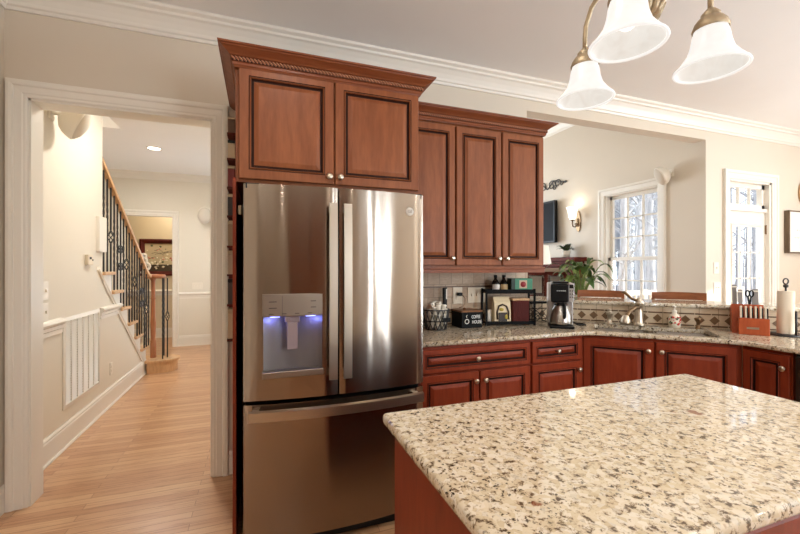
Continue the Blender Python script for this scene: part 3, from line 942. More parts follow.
base_cab('base_cabinet', 'cherry base cabinet past the dishwasher outside the picture', (2.957, ry - 0.87, 0), -PI / 2, 0.6, 0.5, [
    lambda t: front('cabinet_door', t, 0.008, 0.59, 0.125, 0.862, 0.05, 0.785, 0.055, M_CHERRYR)])

# ---------------------------------------------------------------- half wall behind the sink with tile, bar top
SB = 5.35
BWT = 0.13
q = BWT * math.sqrt(2)
hw = [(EX, WA), (SB - WA, WA), (4.30, SB - 4.30), (4.30, SB - 4.30 + q), (SB - WA - BWT * (math.sqrt(2) - 1) * -1.0 * -1 + 0.0 + q - q + BWT * 0.414, WA + WT), (EX, WA + WT)]
hw[4] = (SB + q - (WA + WT), WA + WT)
struct('wall_half', MB().prism(hw, 0, 1.066), M_WALL)
r2 = math.sqrt(0.5)
A = Vector((SB - WA, WA)); e1 = Vector((r2, -r2)); e2 = Vector((r2, r2))
# backsplash tile
def tile_mat(name, ca, cb, mortar, bw, rh):
    m = mat(name, srgb(*ca), 0.55)
    L = m.node_tree.links
    t = m.node_tree.nodes.new('ShaderNodeTexCoord')
    sp = m.node_tree.nodes.new('ShaderNodeSeparateXYZ')
    L.new(t.outputs['Object'], sp.inputs[0])
    cbn = m.node_tree.nodes.new('ShaderNodeCombineXYZ')
    L.new(sp.outputs['X'], cbn.inputs['X']); L.new(sp.outputs['Z'], cbn.inputs['Y'])
    b = N(m, 'ShaderNodeTexBrick', Scale=1.0, Mortar_Size=0.003, Mortar_Smooth=0.3, Brick_Width=bw, Row_Height=rh)
    b.offset = 0.5
    b.inputs['Color1'].default_value = (*srgb(*ca), 1); b.inputs['Color2'].default_value = (*srgb(*cb), 1); b.inputs['Mortar'].default_value = (*srgb(*mortar), 1)
    L.new(cbn.outputs[0], b.inputs['Vector'])
    n = N(m, 'ShaderNodeTexNoise', Scale=40.0, Detail=5.0)
    r = ramp(m, [(0.3, (0.82, 0.80, 0.77)), (0.65, (1, 1, 1))])
    L.new(n.outputs['Fac'], r.inputs['Fac'])
    setc(m, mixc(m, 1.0, b.outputs['Color'], r.outputs['Color'], 'MULTIPLY'), bump=b.outputs['Fac'], bump_strength=-0.3, bump_dist=0.003)
    return m
M_TILE = tile_mat('tumbled_tile', (196, 172, 146), (170, 144, 118), (148, 128, 106), 0.104, 0.104)
M_TILEB = tile_mat('tumbled_tile_border', (216, 198, 170), (204, 184, 156), (170, 150, 124), 0.12, 0.3)
M_TBR = mat('brown_tile', srgb(96, 70, 48), 0.4)
M_TBR2 = mat('dark_brown_tile', srgb(112, 86, 60), 0.35)
def splash(name, length, ztop, wallA, loc, rz, offs=0.0):
    o = MB()
    o.box(0, length, 0, 0.012, 0.915, 1.03, 1)
    o.box(0, length, 0, 0.012, 1.03, ztop, 0)
    for z in (0.928, 1.020):
        n = int(length / 0.105)
        for i in range(n + 1):
            x0 = i * 0.105 + 0.004; x1 = min(length, x0 + 0.099)
            if x1 > x0: o.box(x0, x1, -0.003, 0.002, z - 0.005, z + 0.005, 2)
    x = offs
    while x < length - 0.04:
        if x > 0.04:
            c = (x, 0.974); h = 0.033
            o.prism([(c[0] - h, c[1]), (c[0], c[1] - h), (c[0] + h, c[1]), (c[0], c[1] + h)], -0.003, 0.003, 3, 'y')
        x += 0.093
    if wallA:
        o.box(0, length, -0.004, 0.002, 1.222, 1.232, 2)
    ob = struct(name, o, [M_TILE if wallA else M_TILEB, M_TILEB, M_TBR, M_TBR2])
    ob.location = loc; ob.rotation_euler = (0, 0, rz)
    return ob
splash('tiles_1', EX - 0.9, 1.40, True, (0.9, WA - 0.012, 0), 0, 0.05)
splash('tiles_2', SB - WA - 0.012 - EX, 1.066, False, (EX, WA - 0.012, 0), 0, 0.06)
BL = (Vector((4.30, SB - 4.30)) - A).length
tl = A - e2 * 0.012
splash('tiles_3', BL, 1.066, False, (tl.x + 0.008 * e1.x, tl.y + 0.008 * e1.y, 0), -PI / 4, 0.06)

def slab(pts, z0, z1, r=0.012):
    # polished slab with an eased edge; pts counter-clockwise
    mb = MB()
    prof = [(-0.002, 0)]
    h = z1 - z0
    P = [(-r * 0.5, 0.0), (-r * 0.12, h * 0.10), (0.0, h * 0.30), (0.0, h * 0.62), (-r * 0.15, h * 0.82), (-r * 0.45, h * 0.95), (-r, h)]
    mb.sweep(P, pts, xy(z0), closed=True, smooth=True)
    k = len(P); n = len(pts)
    mb.f.append(tuple(i * k + k - 1 for i in range(n))); mb.m.append(0); mb.sm.append(False)
    mb.f.append(tuple(i * k for i in range(n - 1, -1, -1))); mb.m.append(0); mb.sm.append(False)
    return mb
def rounded(pts, r, n=5):
    out = []
    m = len(pts)
    for i in range(m):
        p0, p, p1 = Vector(pts[i - 1]), Vector(pts[i]), Vector(pts[(i + 1) % m])
        a = (p0 - p).normalized(); b = (p1 - p).normalized()
        rr = r[i] if isinstance(r, (list, tuple)) else r
        if rr <= 0: out.append(tuple(p)); continue
        s = p + a * rr; e = p + b * rr
        for k in range(n + 1):
            t = k / n
            out.append(tuple(s * (1 - t) ** 2 + p * 2 * t * (1 - t) + e * t * t))
    return out
# bar top: overhangs the kitchen a little and the family room more
o1, o2 = 0.03, 0.24
bt = [(EX + 0.004, WA - o1), ((SB - o1 * 1.414) - (WA - o1), WA - o1), (4.30, SB - 4.30 - o1 * 1.414), (4.30, SB - 4.30 + q + o2 * 1.414), (SB + q + o2 * 1.414 - (WA + WT + o2), WA + WT + o2), (EX + 0.004, WA + WT + o2)]
tag(slab(rounded(bt, [0, 0.03, 0, 0.05, 0.05, 0.02]), 1.067, 1.098).build('granite_ledge', M_GRANITE), 'raised granite bar ledge above the diamond tile border', 'countertop')

# counter with sink cut-out
cx0, cyf, crx = 0.895, 2.25, 2.92
S1 = 4.555
Mid = Vector(((S1 - cyf + crx) / 2, (cyf + S1 - crx) / 2))
def DP(a, b): # diagonal frame to world
    p = Mid + e1 * a + e2 * b
    return (p.x, p.y)
yw = WA - 0.013
SBi = SB - 0.018
outer = [(cx0, cyf)] + [(S1 - cyf - 0.09, cyf), (S1 - cyf - 0.03, cyf - 0.008), (S1 - cyf + 0.05, cyf - 0.05)] + [(crx - 0.05, S1 - crx + 0.05), (crx - 0.008, S1 - crx - 0.03 + 0.0), (crx, S1 - crx - 0.10)] + [(crx, -0.1), (4.0, -0.1), (4.25, SBi - 4.25), (SBi - yw, yw), (cx0, yw)]
hole_ = rounded([DP(-0.40, 0.065), DP(0.36, 0.065), DP(0.36, 0.43), DP(-0.40, 0.43)], 0.05)
def counter(pts, holes, z0, z1):
    from mathutils.geometry import tessellate_polygon
    mb = slab(pts, z0, z1)
    # drop the two cap faces, triangulate them around the hole
    mb.f = mb.f[:-2]; mb.m = mb.m[:-2]; mb.sm = mb.sm[:-2]
    k = 7; n = len(pts)
    ins = []
    for lvl, idx in ((z1, 6), (z0, 0)):
        ring = [Vector(mb.v[i * k + idx]) for i in range(n)]
        polys = [ring] + [[Vector((p[0], p[1], lvl)) for p in h] for h in holes]
        tris = tessellate_polygon(polys)
        flat = [v for pl in polys for v in pl]
        mb.add(flat, [tuple(t) for t in tris], 0)
    for h in holes:
        m = len(h)
        v = [(p[0], p[1], z0) for p in h] + [(p[0], p[1], z1) for p in h]
        mb.add(v, [(i, (i + 1) % m, m + (i + 1) % m, m + i) for i in range(m)], 0)
    return mb
ct = counter(outer, [hole_], 0.885, 0.915).build('counter_top', M_GRANITE)
tag(ct, 'speckled granite counter wrapping from the refrigerator past the corner sink', 'countertop')

# sink
sk = thing('kitchen_sink', 'stainless double-bowl undermount sink in the granite corner counter', 'sink', (Mid.x, Mid.y, 0), -PI / 4)
def bowl(x0, x1, y0, y1, name='bowl'):
    mb = MB()
    loops = []
    for ins, z in ((-0.02, 0.884), (0.0, 0.884), (0.006, 0.80), (0.02, 0.725), (0.05, 0.705)):
        loops.append([(p[0], p[1], z) for p in rounded([(x0 + ins, y0 + ins), (x1 - ins, y0 + ins), (x1 - ins, y1 - ins), (x0 + ins, y1 - ins)], 0.05)])
    m = len(loops[0]); v = [p for l in loops for p in l]
    mb.add(v, [(j * m + i, j * m + (i + 1) % m, (j + 1) * m + (i + 1) % m, (j + 1) * m + i) for j in range(4) for i in range(m)], 0, True)
    mb.add(v, [tuple(4 * m + i for i in range(m))], 0)
    cx, cy = (x0 + x1) / 2, (y0 + y1) / 2
    o = mb.build(name, M_SINK, sk, recalc=False)
    MB().lathe([(0.045, 0.7055), (0.04, 0.709), (0.018, 0.706), (0.0, 0.7055)], (cx, cy, 0), 'z', 18).build('drain', M_NICKEL, o)
bowl(-0.395, -0.02, 0.072, 0.424)
bowl(0.015, 0.355, 0.072, 0.424)

# faucet set (diagonal frame)
def at(a, b, z=0.915):
    p = DP(a, b); return (p[0], p[1], z)
fa = thing('kitchen_faucet', 'brushed nickel kitchen faucet with curled lever and low curved spout', 'faucet', at(-0.075, 0.470), -PI / 4)
MB().lathe([(0, 0), (0.048, 0), (0.048, 0.01), (0.040, 0.016), (0.038, 0.03), (0.034, 0.06), (0.030, 0.12), (0.027, 0.165), (0.034, 0.172), (0.037, 0.184), (0.030, 0.20), (0.016, 0.212), (0.014, 0.224), (0, 0.23)], n=20).build('faucet_body', M_NICKEL, fa)
pth = [(-0.005, -0.02, 0.208), (-0.03, -0.018, 0.205), (-0.06, -0.012, 0.222), (-0.085, -0.005, 0.25), (-0.105, 0.0, 0.266), (-0.122, 0.0, 0.268)]
MB().tube(pth, [0.012, 0.011, 0.010, 0.011, 0.012, 0.008], 8).build('lever', M_BRONZE, fa)
pth = [(0, -0.015, 0.150), (-0.04, -0.07, 0.145), (-0.075, -0.12, 0.125), (-0.095, -0.15, 0.10), (-0.105, -0.165, 0.085)]
sp = MB().tube(pth, [0.017, 0.015, 0.014, 0.014, 0.017], 10).build('spout', M_BRONZE, fa)
MB().lathe([(0.0, 0.105), (0.016, 0.102), (0.027, 0.085), (0.038, 0.05), (0.040, 0.03), (0, 0.028)], (-0.108, -0.17, -0.005), n=16).build('spray_head', M_NICKEL, sp)
sd = thing('soap_dispenser', 'small nickel pump soap dispenser left of the faucet', 'soap dispenser', at(-0.285, 0.485), -PI / 4)
MB().lathe([(0, 0), (0.032, 0), (0.032, 0.006), (0.022, 0.012), (0.017, 0.03), (0.018, 0.07), (0.026, 0.078), (0.026, 0.098), (0.015, 0.104), (0.015, 0.115), (0.018, 0.12), (0, 0.126)], n=16).build('pump_body', M_NICKEL, sd)
MB().tube([(0, 0, 0.10), (0, -0.05, 0.105), (0, -0.07, 0.098)], [0.007, 0.006, 0.005], 8).build('nozzle', M_NICKEL, sd)
sp2 = thing('side_sprayer', 'bronze side sprayer right of the red-flowered soap bottle', 'sprayer', at(0.315, 0.470), -PI / 4)
MB().lathe([(0, 0), (0.022, 0), (0.022, 0.006), (0.015, 0.014), (0.015, 0.03), (0, 0.03)], n=16).build('holder', M_BRONZE, sp2)
MB().lathe([(0.011, 0.03), (0.013, 0.05), (0.024, 0.066), (0.027, 0.078), (0.02, 0.085), (0, 0.086)], n=16).build('spray_head', M_BRONZE, sp2)
so = thing('soap_bottle', 'clear pump soap bottle with red flower print beside the sink', 'soap bottle', at(0.165, 0.478), -PI / 4)
M_SOAP = mat('pale_soap', srgb(230, 218, 196), 0.25)
MB().lathe([(0, 0), (0.036, 0), (0.04, 0.006), (0.042, 0.04), (0.040, 0.075), (0.032, 0.095), (0.018, 0.108), (0.016, 0.118), (0, 0.118)], n=20).build('bottle', M_SOAP, so)
lb = MB(); rr = random.Random(5)
for i in range(26):
    a = -PI / 2 + rr.uniform(-1.0, 1.0); z = rr.uniform(0.025, 0.085); s = rr.uniform(0.005, 0.011)
    lb.ball((0.0405 * math.cos(a), 0.0405 * math.sin(a), z), s, 0 if rr.random() < .75 else 1, 1, (1, 0.35, 1))
lb.build('label_print', [mat('red_print', srgb(206, 52, 44), 0.5), mat('green_print', srgb(70, 92, 54), 0.5)], so, label='red and green flower print')
MB().lathe([(0.017, 0.118), (0.017, 0.132), (0.006, 0.136), (0.005, 0.158), (0.013, 0.160), (0.013, 0.168), (0, 0.170)], n=14).tube([(0, 0, 0.164), (0, -0.04, 0.162)], 0.005, 8).build('pump', M_WHITE, so)

# ---------------------------------------------------------------- kitchen island
isl = thing('kitchen_island', 'cherry kitchen island cabinet carrying the large granite top', 'island', (1.08, 0.85, 0))
IX0, IX1, IY0, IY1 = 0.408, 1.752, 0.515, 1.183
MB().box(IX0, IX1, IY0, IY1, 0.0, CTZ).build('carcass', M_CHERRYR, isl, True)
MB().box(IX0 - 0.008, IX0, IY0, IY1, 0, 0.1).box(IX0, IX1, IY1, IY1 + 0.008, 0, 0.1).build('base_moulding', M_CHERRYR, isl, True)
for i in range(3):
    x = IX0 + 0.02 + i * 0.44
    o = raised_panel(x, x + 0.425, 0.125, 0.862, 0.055, y=IY0).build('cabinet_door', [M_CHERRYR, M_GLAZE], isl, True)
tag(slab(rounded([(0.374, 0.472), (1.79, 0.472), (1.79, 1.220), (0.374, 1.220)], 0.022), 0.884, 0.915, 0.012).build('island_top', M_GRANITE), 'speckled cream granite island top in the near corner', 'countertop')

# ---------------------------------------------------------------- chandelier over the island
CC = (1.06, 0.858)
ch = thing('chandelier', 'three-light brass chandelier with white bell glass shades over the island', 'chandelier', (CC[0], CC[1], 1.96))
SH = [(0.090, 0.0), (0.087, 0.008), (0.072, 0.026), (0.057, 0.048), (0.0485, 0.075), (0.045, 0.100), (0.039, 0.120), (0.028, 0.134), (0.022, 0.138)]
cen = [(1.051, 1.049), (0.893, 0.752), (1.232, 0.764)]
for i, (x, y) in enumerate(cen):
    lx, ly = x - CC[0], y - CC[1]
    a = math.atan2(ly, lx)
    arm = MB()
    R = math.hypot(lx, ly)
    pr = [(R, 0.172), (R, 0.21), (R * 0.98, 0.25), (R * 0.86, 0.30), (R * 0.62, 0.335), (R * 0.35, 0.325), (0.02, 0.28)]
    arm.tube([(p * math.cos(a), p * math.sin(a), z) for p, z in pr], 0.0075, 8)
    ao = arm.build('arm', M_BRASS, ch)
    MB().lathe([(0.044, 0.112), (0.046, 0.118), (0.040, 0.135), (0.030, 0.148), (0.022, 0.153), (0.024, 0.160), (0.018, 0.167), (0.010, 0.176), (0, 0.178)], (lx, ly, 0), n=20).build('socket_cup', M_BRASS, ao)
    s = MB().lathe(SH, (lx, ly, 0), n=36)
    s.lathe([(r_ - 0.0035, z_ + (0.004 if z_ < 0.01 else 0)) for r_, z_ in SH], (lx, ly, 0), n=36, mi=1)
    s.lathe([(0.090, 0), (0.0865, 0.004)], (lx, ly, 0), n=36)
    s.tube([(lx + 0.088 * math.cos(2 * PI * k / 36), ly + 0.088 * math.sin(2 * PI * k / 36), 0.002) for k in range(36)], 0.0042, 8, closed=True)
    s.build('lamp_shade', [M_SHADE, M_SHADEIN], ch, recalc=False)
    MB().lathe([(0.012, 0.132), (0.013, 0.11), (0.022, 0.085), (0.026, 0.066), (0.022, 0.05), (0.012, 0.041), (0, 0.039)], (lx, ly, 0), n=18).build('bulb', M_BULB, ch)
    sl = lamp('chandelier_light', 'SPOT', (x, y, 1.955), 5.5, (1.0, 0.90, 0.76), direction=(0, 0, -1))
    sl.data.spot_size = 2.6; sl.data.spot_blend = 0.6; sl.data.shadow_soft_size = 0.05
fin = MB()
for k in range(16):
    a = 2 * PI * k / 16
    fin.tube([(0.012 * math.cos(a), 0.012 * math.sin(a), 0.150), (0.05 * math.cos(a), 0.05 * math.sin(a), 0.165), (0.062 * math.cos(a), 0.062 * math.sin(a), 0.195)], [0.004, 0.011, 0.012], 6)
fin.lathe([(0, 0.135), (0.012, 0.14), (0.014, 0.152), (0.045, 0.168), (0.058, 0.195), (0.02, 0.21), (0.012, 0.26)], n=20)
fin.build('shell_finial', M_BRASS, ch)
MB().lathe([(0.012, 0.24), (0.024, 0.27), (0.026, 0.30), (0.014, 0.33), (0.010, 0.45), (0.018, 0.47), (0.008, 0.5), (0.008, 1.02), (0.0, 1.02)], n=16).build('stem', M_BRASS, ch)
MB().lathe([(0.0, 1.01), (0.03, 1.01), (0.062, 1.03), (0.066, 1.045), (0, 1.045)], n=24).build('ceiling_canopy', M_BRASS, ch)

# unseen ceiling downlights added to brighten the kitchen
cl0 = None
for i, (x, y) in enumerate([(-0.6, -0.2), (-0.5, -1.8), (1.1, -1.6), (2.8, 0.3), (4.6, 0.4), (4.6, -1.6), (6.2, 1.4), (0.2, 0.9)]):
    lamp('added_downlight_lamp', 'AREA', (x, y, CZ - 0.012), 9.0, (1.0, 0.95, 0.88), 0.13, direction=(0, 0, -1))
    if cl0 is None:
        cl0 = thing('added_downlight', 'added round lit recessed light, unseen in the kitchen ceiling outside the picture', 'ceiling light', (x, y, CZ), 0, 'added kitchen ceiling downlights')
        MB().lathe([(0.075, 0), (0.095, 0), (0.097, -0.006), (0.08, -0.008), (0.075, 0)], n=24).build('trim_ring', M_WHITE, cl0)
        MB().lathe([(0, -0.004), (0.076, -0.004)], n=24).build('lens', M_DOWN, cl0)
    else:
        dup(cl0, (x, y, CZ))

# ---------------------------------------------------------------- things on the counter below the wall cabinet
def onA(name, label, cat, x, y, rz=0.0): return thing(name, label, cat, (x, y, 0.915), rz)
# wire basket of pods
bk = onA('wire_basket', 'black wire basket heaped with white pods next to the refrigerator', 'basket', 1.262, 2.70)
wb = MB()
def rim(z, r): return [(r * math.cos(2 * PI * i / 24), r * 0.85 * math.sin(2 * PI * i / 24), z) for i in range(24)]
for z, r in ((0.006, 0.078), (0.07, 0.092), (0.152, 0.104)): wb.tube(rim(z, r), 0.0045, 6, closed=True)
for i in range(14):
    a = 2 * PI * i / 14
    for s in (0.55, -0.55):
        wb.tube([(0.078 * math.cos(a), 0.066 * math.sin(a), 0.006), (0.092 * math.cos(a + s / 2), 0.078 * math.sin(a + s / 2), 0.07), (0.104 * math.cos(a + s), 0.088 * math.sin(a + s), 0.152)], 0.0036, 5)
wb.lathe([(0, 0.003), (0.062, 0.003), (0.062, 0.006), (0, 0.006)], n=20)
wb.build('wire_frame', M_IRON, bk)
MB().box(0.012, 0.075, -0.094, -0.088, 0.066, 0.096).build('name_plate', M_BLACK, bk)
pod0 = None
rr = random.Random(2)
k = 0
for layer, (z, n, R) in enumerate([(0.008, 7, 0.050), (0.045, 8, 0.062), (0.082, 8, 0.065), (0.119, 9, 0.070), (0.150, 7, 0.060), (0.172, 3, 0.030)]):
    for i in range(n):
        a = 2 * PI * i / n + layer * 0.7
        loc = (1.262 + R * math.cos(a), 2.70 + 0.85 * R * math.sin(a), 0.915 + z)
        lab = 'small white coffee pod heaped in the black wire basket'
        if pod0 is None:
            pod0 = MB().lathe([(0, 0), (0.017, 0), (0.021, 0.032), (0.024, 0.034), (0.024, 0.037), (0, 0.037)], n=12).build('coffee_pod', M_WHITE)
            pod0.location = loc
            tag(pod0, lab, 'coffee pod', 'coffee pods in the wire basket')
            o = pod0
        else:
            o = dup(pod0, loc, None, lab, 'coffee pods in the wire basket')
        o.rotation_euler = (rr.uniform(-.5, .5), rr.uniform(-.5, .5), rr.uniform(0, 6)) if layer > 3 else (0, 0, a)
# slim gadget
gd = onA('handheld_frother', 'slim black upright gadget with a pale strip between basket and box', 'gadget', 1.385, 2.80)
MB().box(-0.016, 0.016, -0.016, 0.016, 0, 0.15, 0, 0.004).build('stand', mat('gadget_base', srgb(160, 140, 120), 0.4), gd)
MB().box(-0.016, 0.016, -0.014, 0.014, 0.15, 0.31, 0, 0.005).build('body', M_BLACKP, gd)
MB().box(0.004, 0.013, -0.0155, -0.013, 0.22, 0.30).build('strip', M_WHITE, gd)
# outlet plates
def plate(name, label, cat, w_, h_, loc, rz, toggles=0, sockets=0, m=None):
    t = thing(name, label, cat, loc, rz)
    MB().box(-w_ / 2, w_ / 2, -0.006, 0, -h_ / 2, h_ / 2, 0, 0.002).build('plate', m or M_CREAM, t)
    for i in range(toggles):
        x = (i - (toggles - 1) / 2) * 0.046
        MB().box(x - 0.005, x + 0.005, -0.016, -0.005, -0.008, 0.012, 0, 0.001).build('toggle', m or M_CREAM, t)
    for i in range(sockets):
        z = (i - (sockets - 1) / 2) * 0.04
        MB().box(-0.016, 0.016, -0.009, -0.005, z - 0.014, z + 0.014, 0, 0.002).build('socket', m or M_CREAM, t)
    return t
yt = WA - 0.0125
plate('outlet_plate', 'cream outlet plate with a black plug above the black box', 'outlet', 0.085, 0.135, (1.528, yt, 1.155), 0, 0, 2)
plate('switch_plate', 'wide cream triple switch plate on the tile left of the rack', 'switch', 0.165, 0.125, (1.705, yt, 1.155), 0, 3)
pg = thing('power_plug', 'black plug with a cord drooping from the cream outlet', 'plug', (1.535, yt - 0.010, 1.165))
MB().box(-0.018, 0.018, -0.035, 0.0, -0.012, 0.016, 0, 0.004).build('plug_body', M_BLACKP, pg)
MB().tube([(0.012, -0.03, 0.0), (0.035, -0.045, -0.03), (0.03, -0.05, -0.075), (0.005, -0.045, -0.098), (-0.02, -0.04, -0.104)], 0.005, 6).build('cord', mat('beige_cord', srgb(150, 120, 90), 0.5), pg)
# black coffee box
bx = onA('coffee_box', 'black wooden box with white cup drawing and lettering under the outlet', 'box', 1.555, 2.755)
BW_, BD_, BH_ = 0.090, 0.085, 0.122
MB().box(-BW_, BW_, -BD_, BD_, 0, BH_, 0, 0.002).build('body', M_BLACK, bx)
MB().box(-BW_ - 0.004, BW_ + 0.004, -BD_ - 0.004, BD_ + 0.004, BH_, BH_ + 0.014, 0, 0.003).ball((-0.02, 0, BH_ + 0.02), 0.012, 0, 2).build('lid', wood('walnut_lid', srgb(126, 84, 52), srgb(92, 58, 34), scale=(2, 14, 14)), bx)
lt = letters('lettering', 'COFFEE', 0.036, M_WTEXT, bx, (0.034, -BD_ - 0.001, 0.085), (PI / 2, 0, 0), sx=0.62)
letters('lettering', 'HOUSE', 0.036, M_WTEXT, bx, (0.042, -BD_ - 0.001, 0.045), (PI / 2, 0, 0), sx=0.75)
cu = MB()
cu.tube([(-0.045 + 0.017 * math.cos(t), -BD_ - 0.001, 0.052 + 0.017 * math.sin(t)) for t in [2 * PI * i / 18 for i in range(18)]], 0.003, 5, closed=True)
cu.tube([(-0.045, -BD_ - 0.001, 0.082), (-0.050, -BD_ - 0.001, 0.092), (-0.044, -BD_ - 0.001, 0.102)], 0.0025, 5)
cu.build('cup_drawing', M_WTEXT, bx)
# two-tier rack
RX, RY, RR = 1.93, 2.735, math.radians(-15)
def onrack(x, y, z): return (RX + math.cos(RR) * x - math.sin(RR) * y, RY + math.sin(RR) * x + math.cos(RR) * y, z)
rk = onA('two_tier_rack', 'black two-tier metal rack holding coffee supplies under the wall cabinet', 'rack', RX, RY, RR)
RW, RDp = 0.20, 0.058
pb = MB()
MB().box(-RW, RW, -RDp, RDp, 0.012, 0.020).build('lower_shelf', M_BLACK, rk)
MB().box(-RW, RW, -RDp, RDp, 0.262, 0.270).box(-RW, RW, -RDp - 0.003, -RDp, 0.258, 0.292).box(-RW, RW, RDp, RDp + 0.003, 0.258, 0.292).build('upper_shelf', M_BLACK, rk)
for sx in (-1, 1):
    for sy_ in (-1, 1):
        MB().box(sx * RW - 0.007, sx * RW + 0.007, sy_ * RDp - 0.007, sy_ * RDp + 0.007, 0.0, 0.296).build('leg', M_BLACK, rk)
MB().box(-RW, RW, -RDp - 0.003, -RDp, 0.01, 0.035).build('front_rail', M_BLACK, rk)
zt = 0.915 + 0.270; zl = 0.915 + 0.020
def botl(x, y, label, m):
    t = thing('syrup_bottle', label, 'bottle', onrack(x, y, zt), RR, 'syrup bottles on the rack')
    MB().lathe([(0, 0), (0.030, 0), (0.032, 0.004), (0.032, 0.07), (0.024, 0.09), (0.013, 0.102), (0.013, 0.12), (0, 0.12)], n=16).build('glass', mat('dark_bottle', (0.02, 0.014, 0.01), 0.15) if 'dark_bottle' not in MATS else MATS['dark_bottle'], t)
    MB().lathe([(0.0325, 0.012), (0.0325, 0.062)], n=14, a0=-PI * 0.9, a1=-PI * 0.1).build('bottle_label', m, t)
    MB().lathe([(0.015, 0.12), (0.015, 0.137), (0, 0.138)], n=12).build('cap', M_BLACKP, t)
botl(-0.105, 0.0, 'dark bottle with a white label, outermost on the rack top', mat('label_white', srgb(224, 216, 206), 0.5))
botl(-0.036, 0.0, 'dark bottle with a tan label beside the green box', mat('label_tan', srgb(196, 164, 116), 0.5))
gb = thing('pod_carton', 'green carton with a round red emblem on top of the black rack', 'box', onrack(0.096, 0.0, zt), RR)
MB().box(-0.085, 0.09, -0.05, 0.05, 0, 0.11, 0, 0.001).build('carton', mat('carton_green', srgb(62, 138, 104), 0.5), gb)
MB().box(-0.0855, -0.085 + 0.03, -0.0505, 0.0505, 0.0, 0.1105).build('dark_end', mat('carton_dark_green', srgb(26, 52, 36), 0.5), gb, label='dark green end of the carton')
MB().box(0.012 - 0.032, 0.012 + 0.032, -0.0512, -0.0500, 0.03, 0.095).build('emblem_field', mat('emblem_pale', srgb(206, 178, 150), 0.5), gb)
MB().lathe([(0, 0.0008), (0.023, 0.0008), (0.023, 0)], (0.012, -0.0512, 0.062), '-y', 20).build('emblem', mat('emblem_red', srgb(150, 40, 46), 0.5), gb)
cb = thing('coffee_bag', 'cream coffee bag with a dark arch design on the lower rack shelf', 'bag', onrack(-0.062, -0.008, zl), RR)
bm_ = MB()
prof = [(0, 0.0), (0.005, 0.042), (0.09, 0.040), (0.165, 0.030), (0.195, 0.008), (0.21, 0.004)]
v = []
for z, dd_ in prof: v += [(-0.067, -dd_, z), (0.067, -dd_, z), (0.067, dd_ + 0.0005, z), (-0.067, dd_ + 0.0005, z)]
bm_.add(v, [(4 * j + i, 4 * j + (i + 1) % 4, 4 * j + 4 + (i + 1) % 4, 4 * j + 4 + i) for j in range(len(prof) - 1) for i in range(4)] + [(20, 21, 22, 23)], 0)
bm_.build('pouch', mat('bag_cream', srgb(222, 205, 168), 0.5), cb)
ar = MB()
ar.tube([(-0.045, -0.046, 0.03), (-0.047, -0.046, 0.09), (-0.032, -0.040, 0.135), (0.0, -0.038, 0.15), (0.032, -0.040, 0.135), (0.047, -0.046, 0.09), (0.045, -0.046, 0.03)], 0.007, 6)
ar.box(-0.036, 0.036, -0.045, -0.0425, 0.015, 0.085)
ar.build('arch_print', mat('bag_print', srgb(52, 40, 30), 0.5), cb)
MB().ball((0.03, -0.046, 0.05), 0.016, 0, 2, (1, .2, 1.2)).ball((-0.01, -0.043, 0.11), 0.02, 0, 2, (1, .2, .7)).build('yellow_print', mat('bag_yellow', srgb(180, 158, 62), 0.5), cb)
cn = thing('canister', 'dark red ribbed canister with a wooden lid on the lower rack shelf', 'canister', onrack(0.09, 0.0, zl), RR)
cbm = MB().box(-0.07, 0.07, -0.05, 0.05, 0, 0.18, 0, 0.006)
for i in range(8): cbm.box(-0.064 + i * 0.0175, -0.056 + i * 0.0175, -0.053, -0.049, 0.01, 0.17)
cbm.build('body', mat('canister_red', srgb(84, 30, 24), 0.5, spec=0.15), cn)
MB().box(-0.073, 0.073, -0.053, 0.053, 0.18, 0.198, 0, 0.004).build('lid', M_OAK, cn)
MB().lathe([(0.02, 0.0), (0.028, 0.03), (0.028, 0.075), (0.0, 0.076)], n=14)
mg = thing('mug', 'white mug left of the cream coffee bag on the rack', 'mug', onrack(-0.16, 0.02, zl), RR)
MB().lathe([(0, 0), (0.024, 0), (0.026, 0.004), (0.026, 0.1), (0.023, 0.1), (0.022, 0.01), (0, 0.01)], n=16).build('cup', M_WHITE, mg)
# wrought iron stand
ws = onA('wire_stand', 'low black scrolled wire stand between the rack and the coffee maker', 'stand', 2.245, 2.765)
wi = MB()
WW, WH = 0.085, 0.165
for y in (-0.04, 0.04):
    wi.tube([(-WW, y, 0.004), (-WW, y, WH), (WW, y, WH), (WW, y, 0.004)], 0.004, 6)
    wi.tube([(-WW, y, 0.02), (0, y, 0.075), (WW, y, WH - 0.03)], 0.003, 6)
    wi.tube([(WW, y, 0.02), (0, y, 0.075), (-WW, y, WH - 0.03)], 0.003, 6)
    for cx in (-0.04, 0.04):
        wi.tube([(cx + 0.026 * math.cos(t), y, 0.045 + 0.026 * math.sin(t)) for t in [2 * PI * i / 16 for i in range(16)]], 0.003, 5, closed=True)
for x in (-WW, WW):
    for z in (0.006, WH): wi.tube([(x, -0.04, z), (x, 0.04, z)], 0.004, 6)
wi.build('wire_frame', M_IRON, ws)
MB().box(-WW - 0.01, WW + 0.01, -0.05, 0.05, WH, WH + 0.012).build('top', M_BLACK, ws)
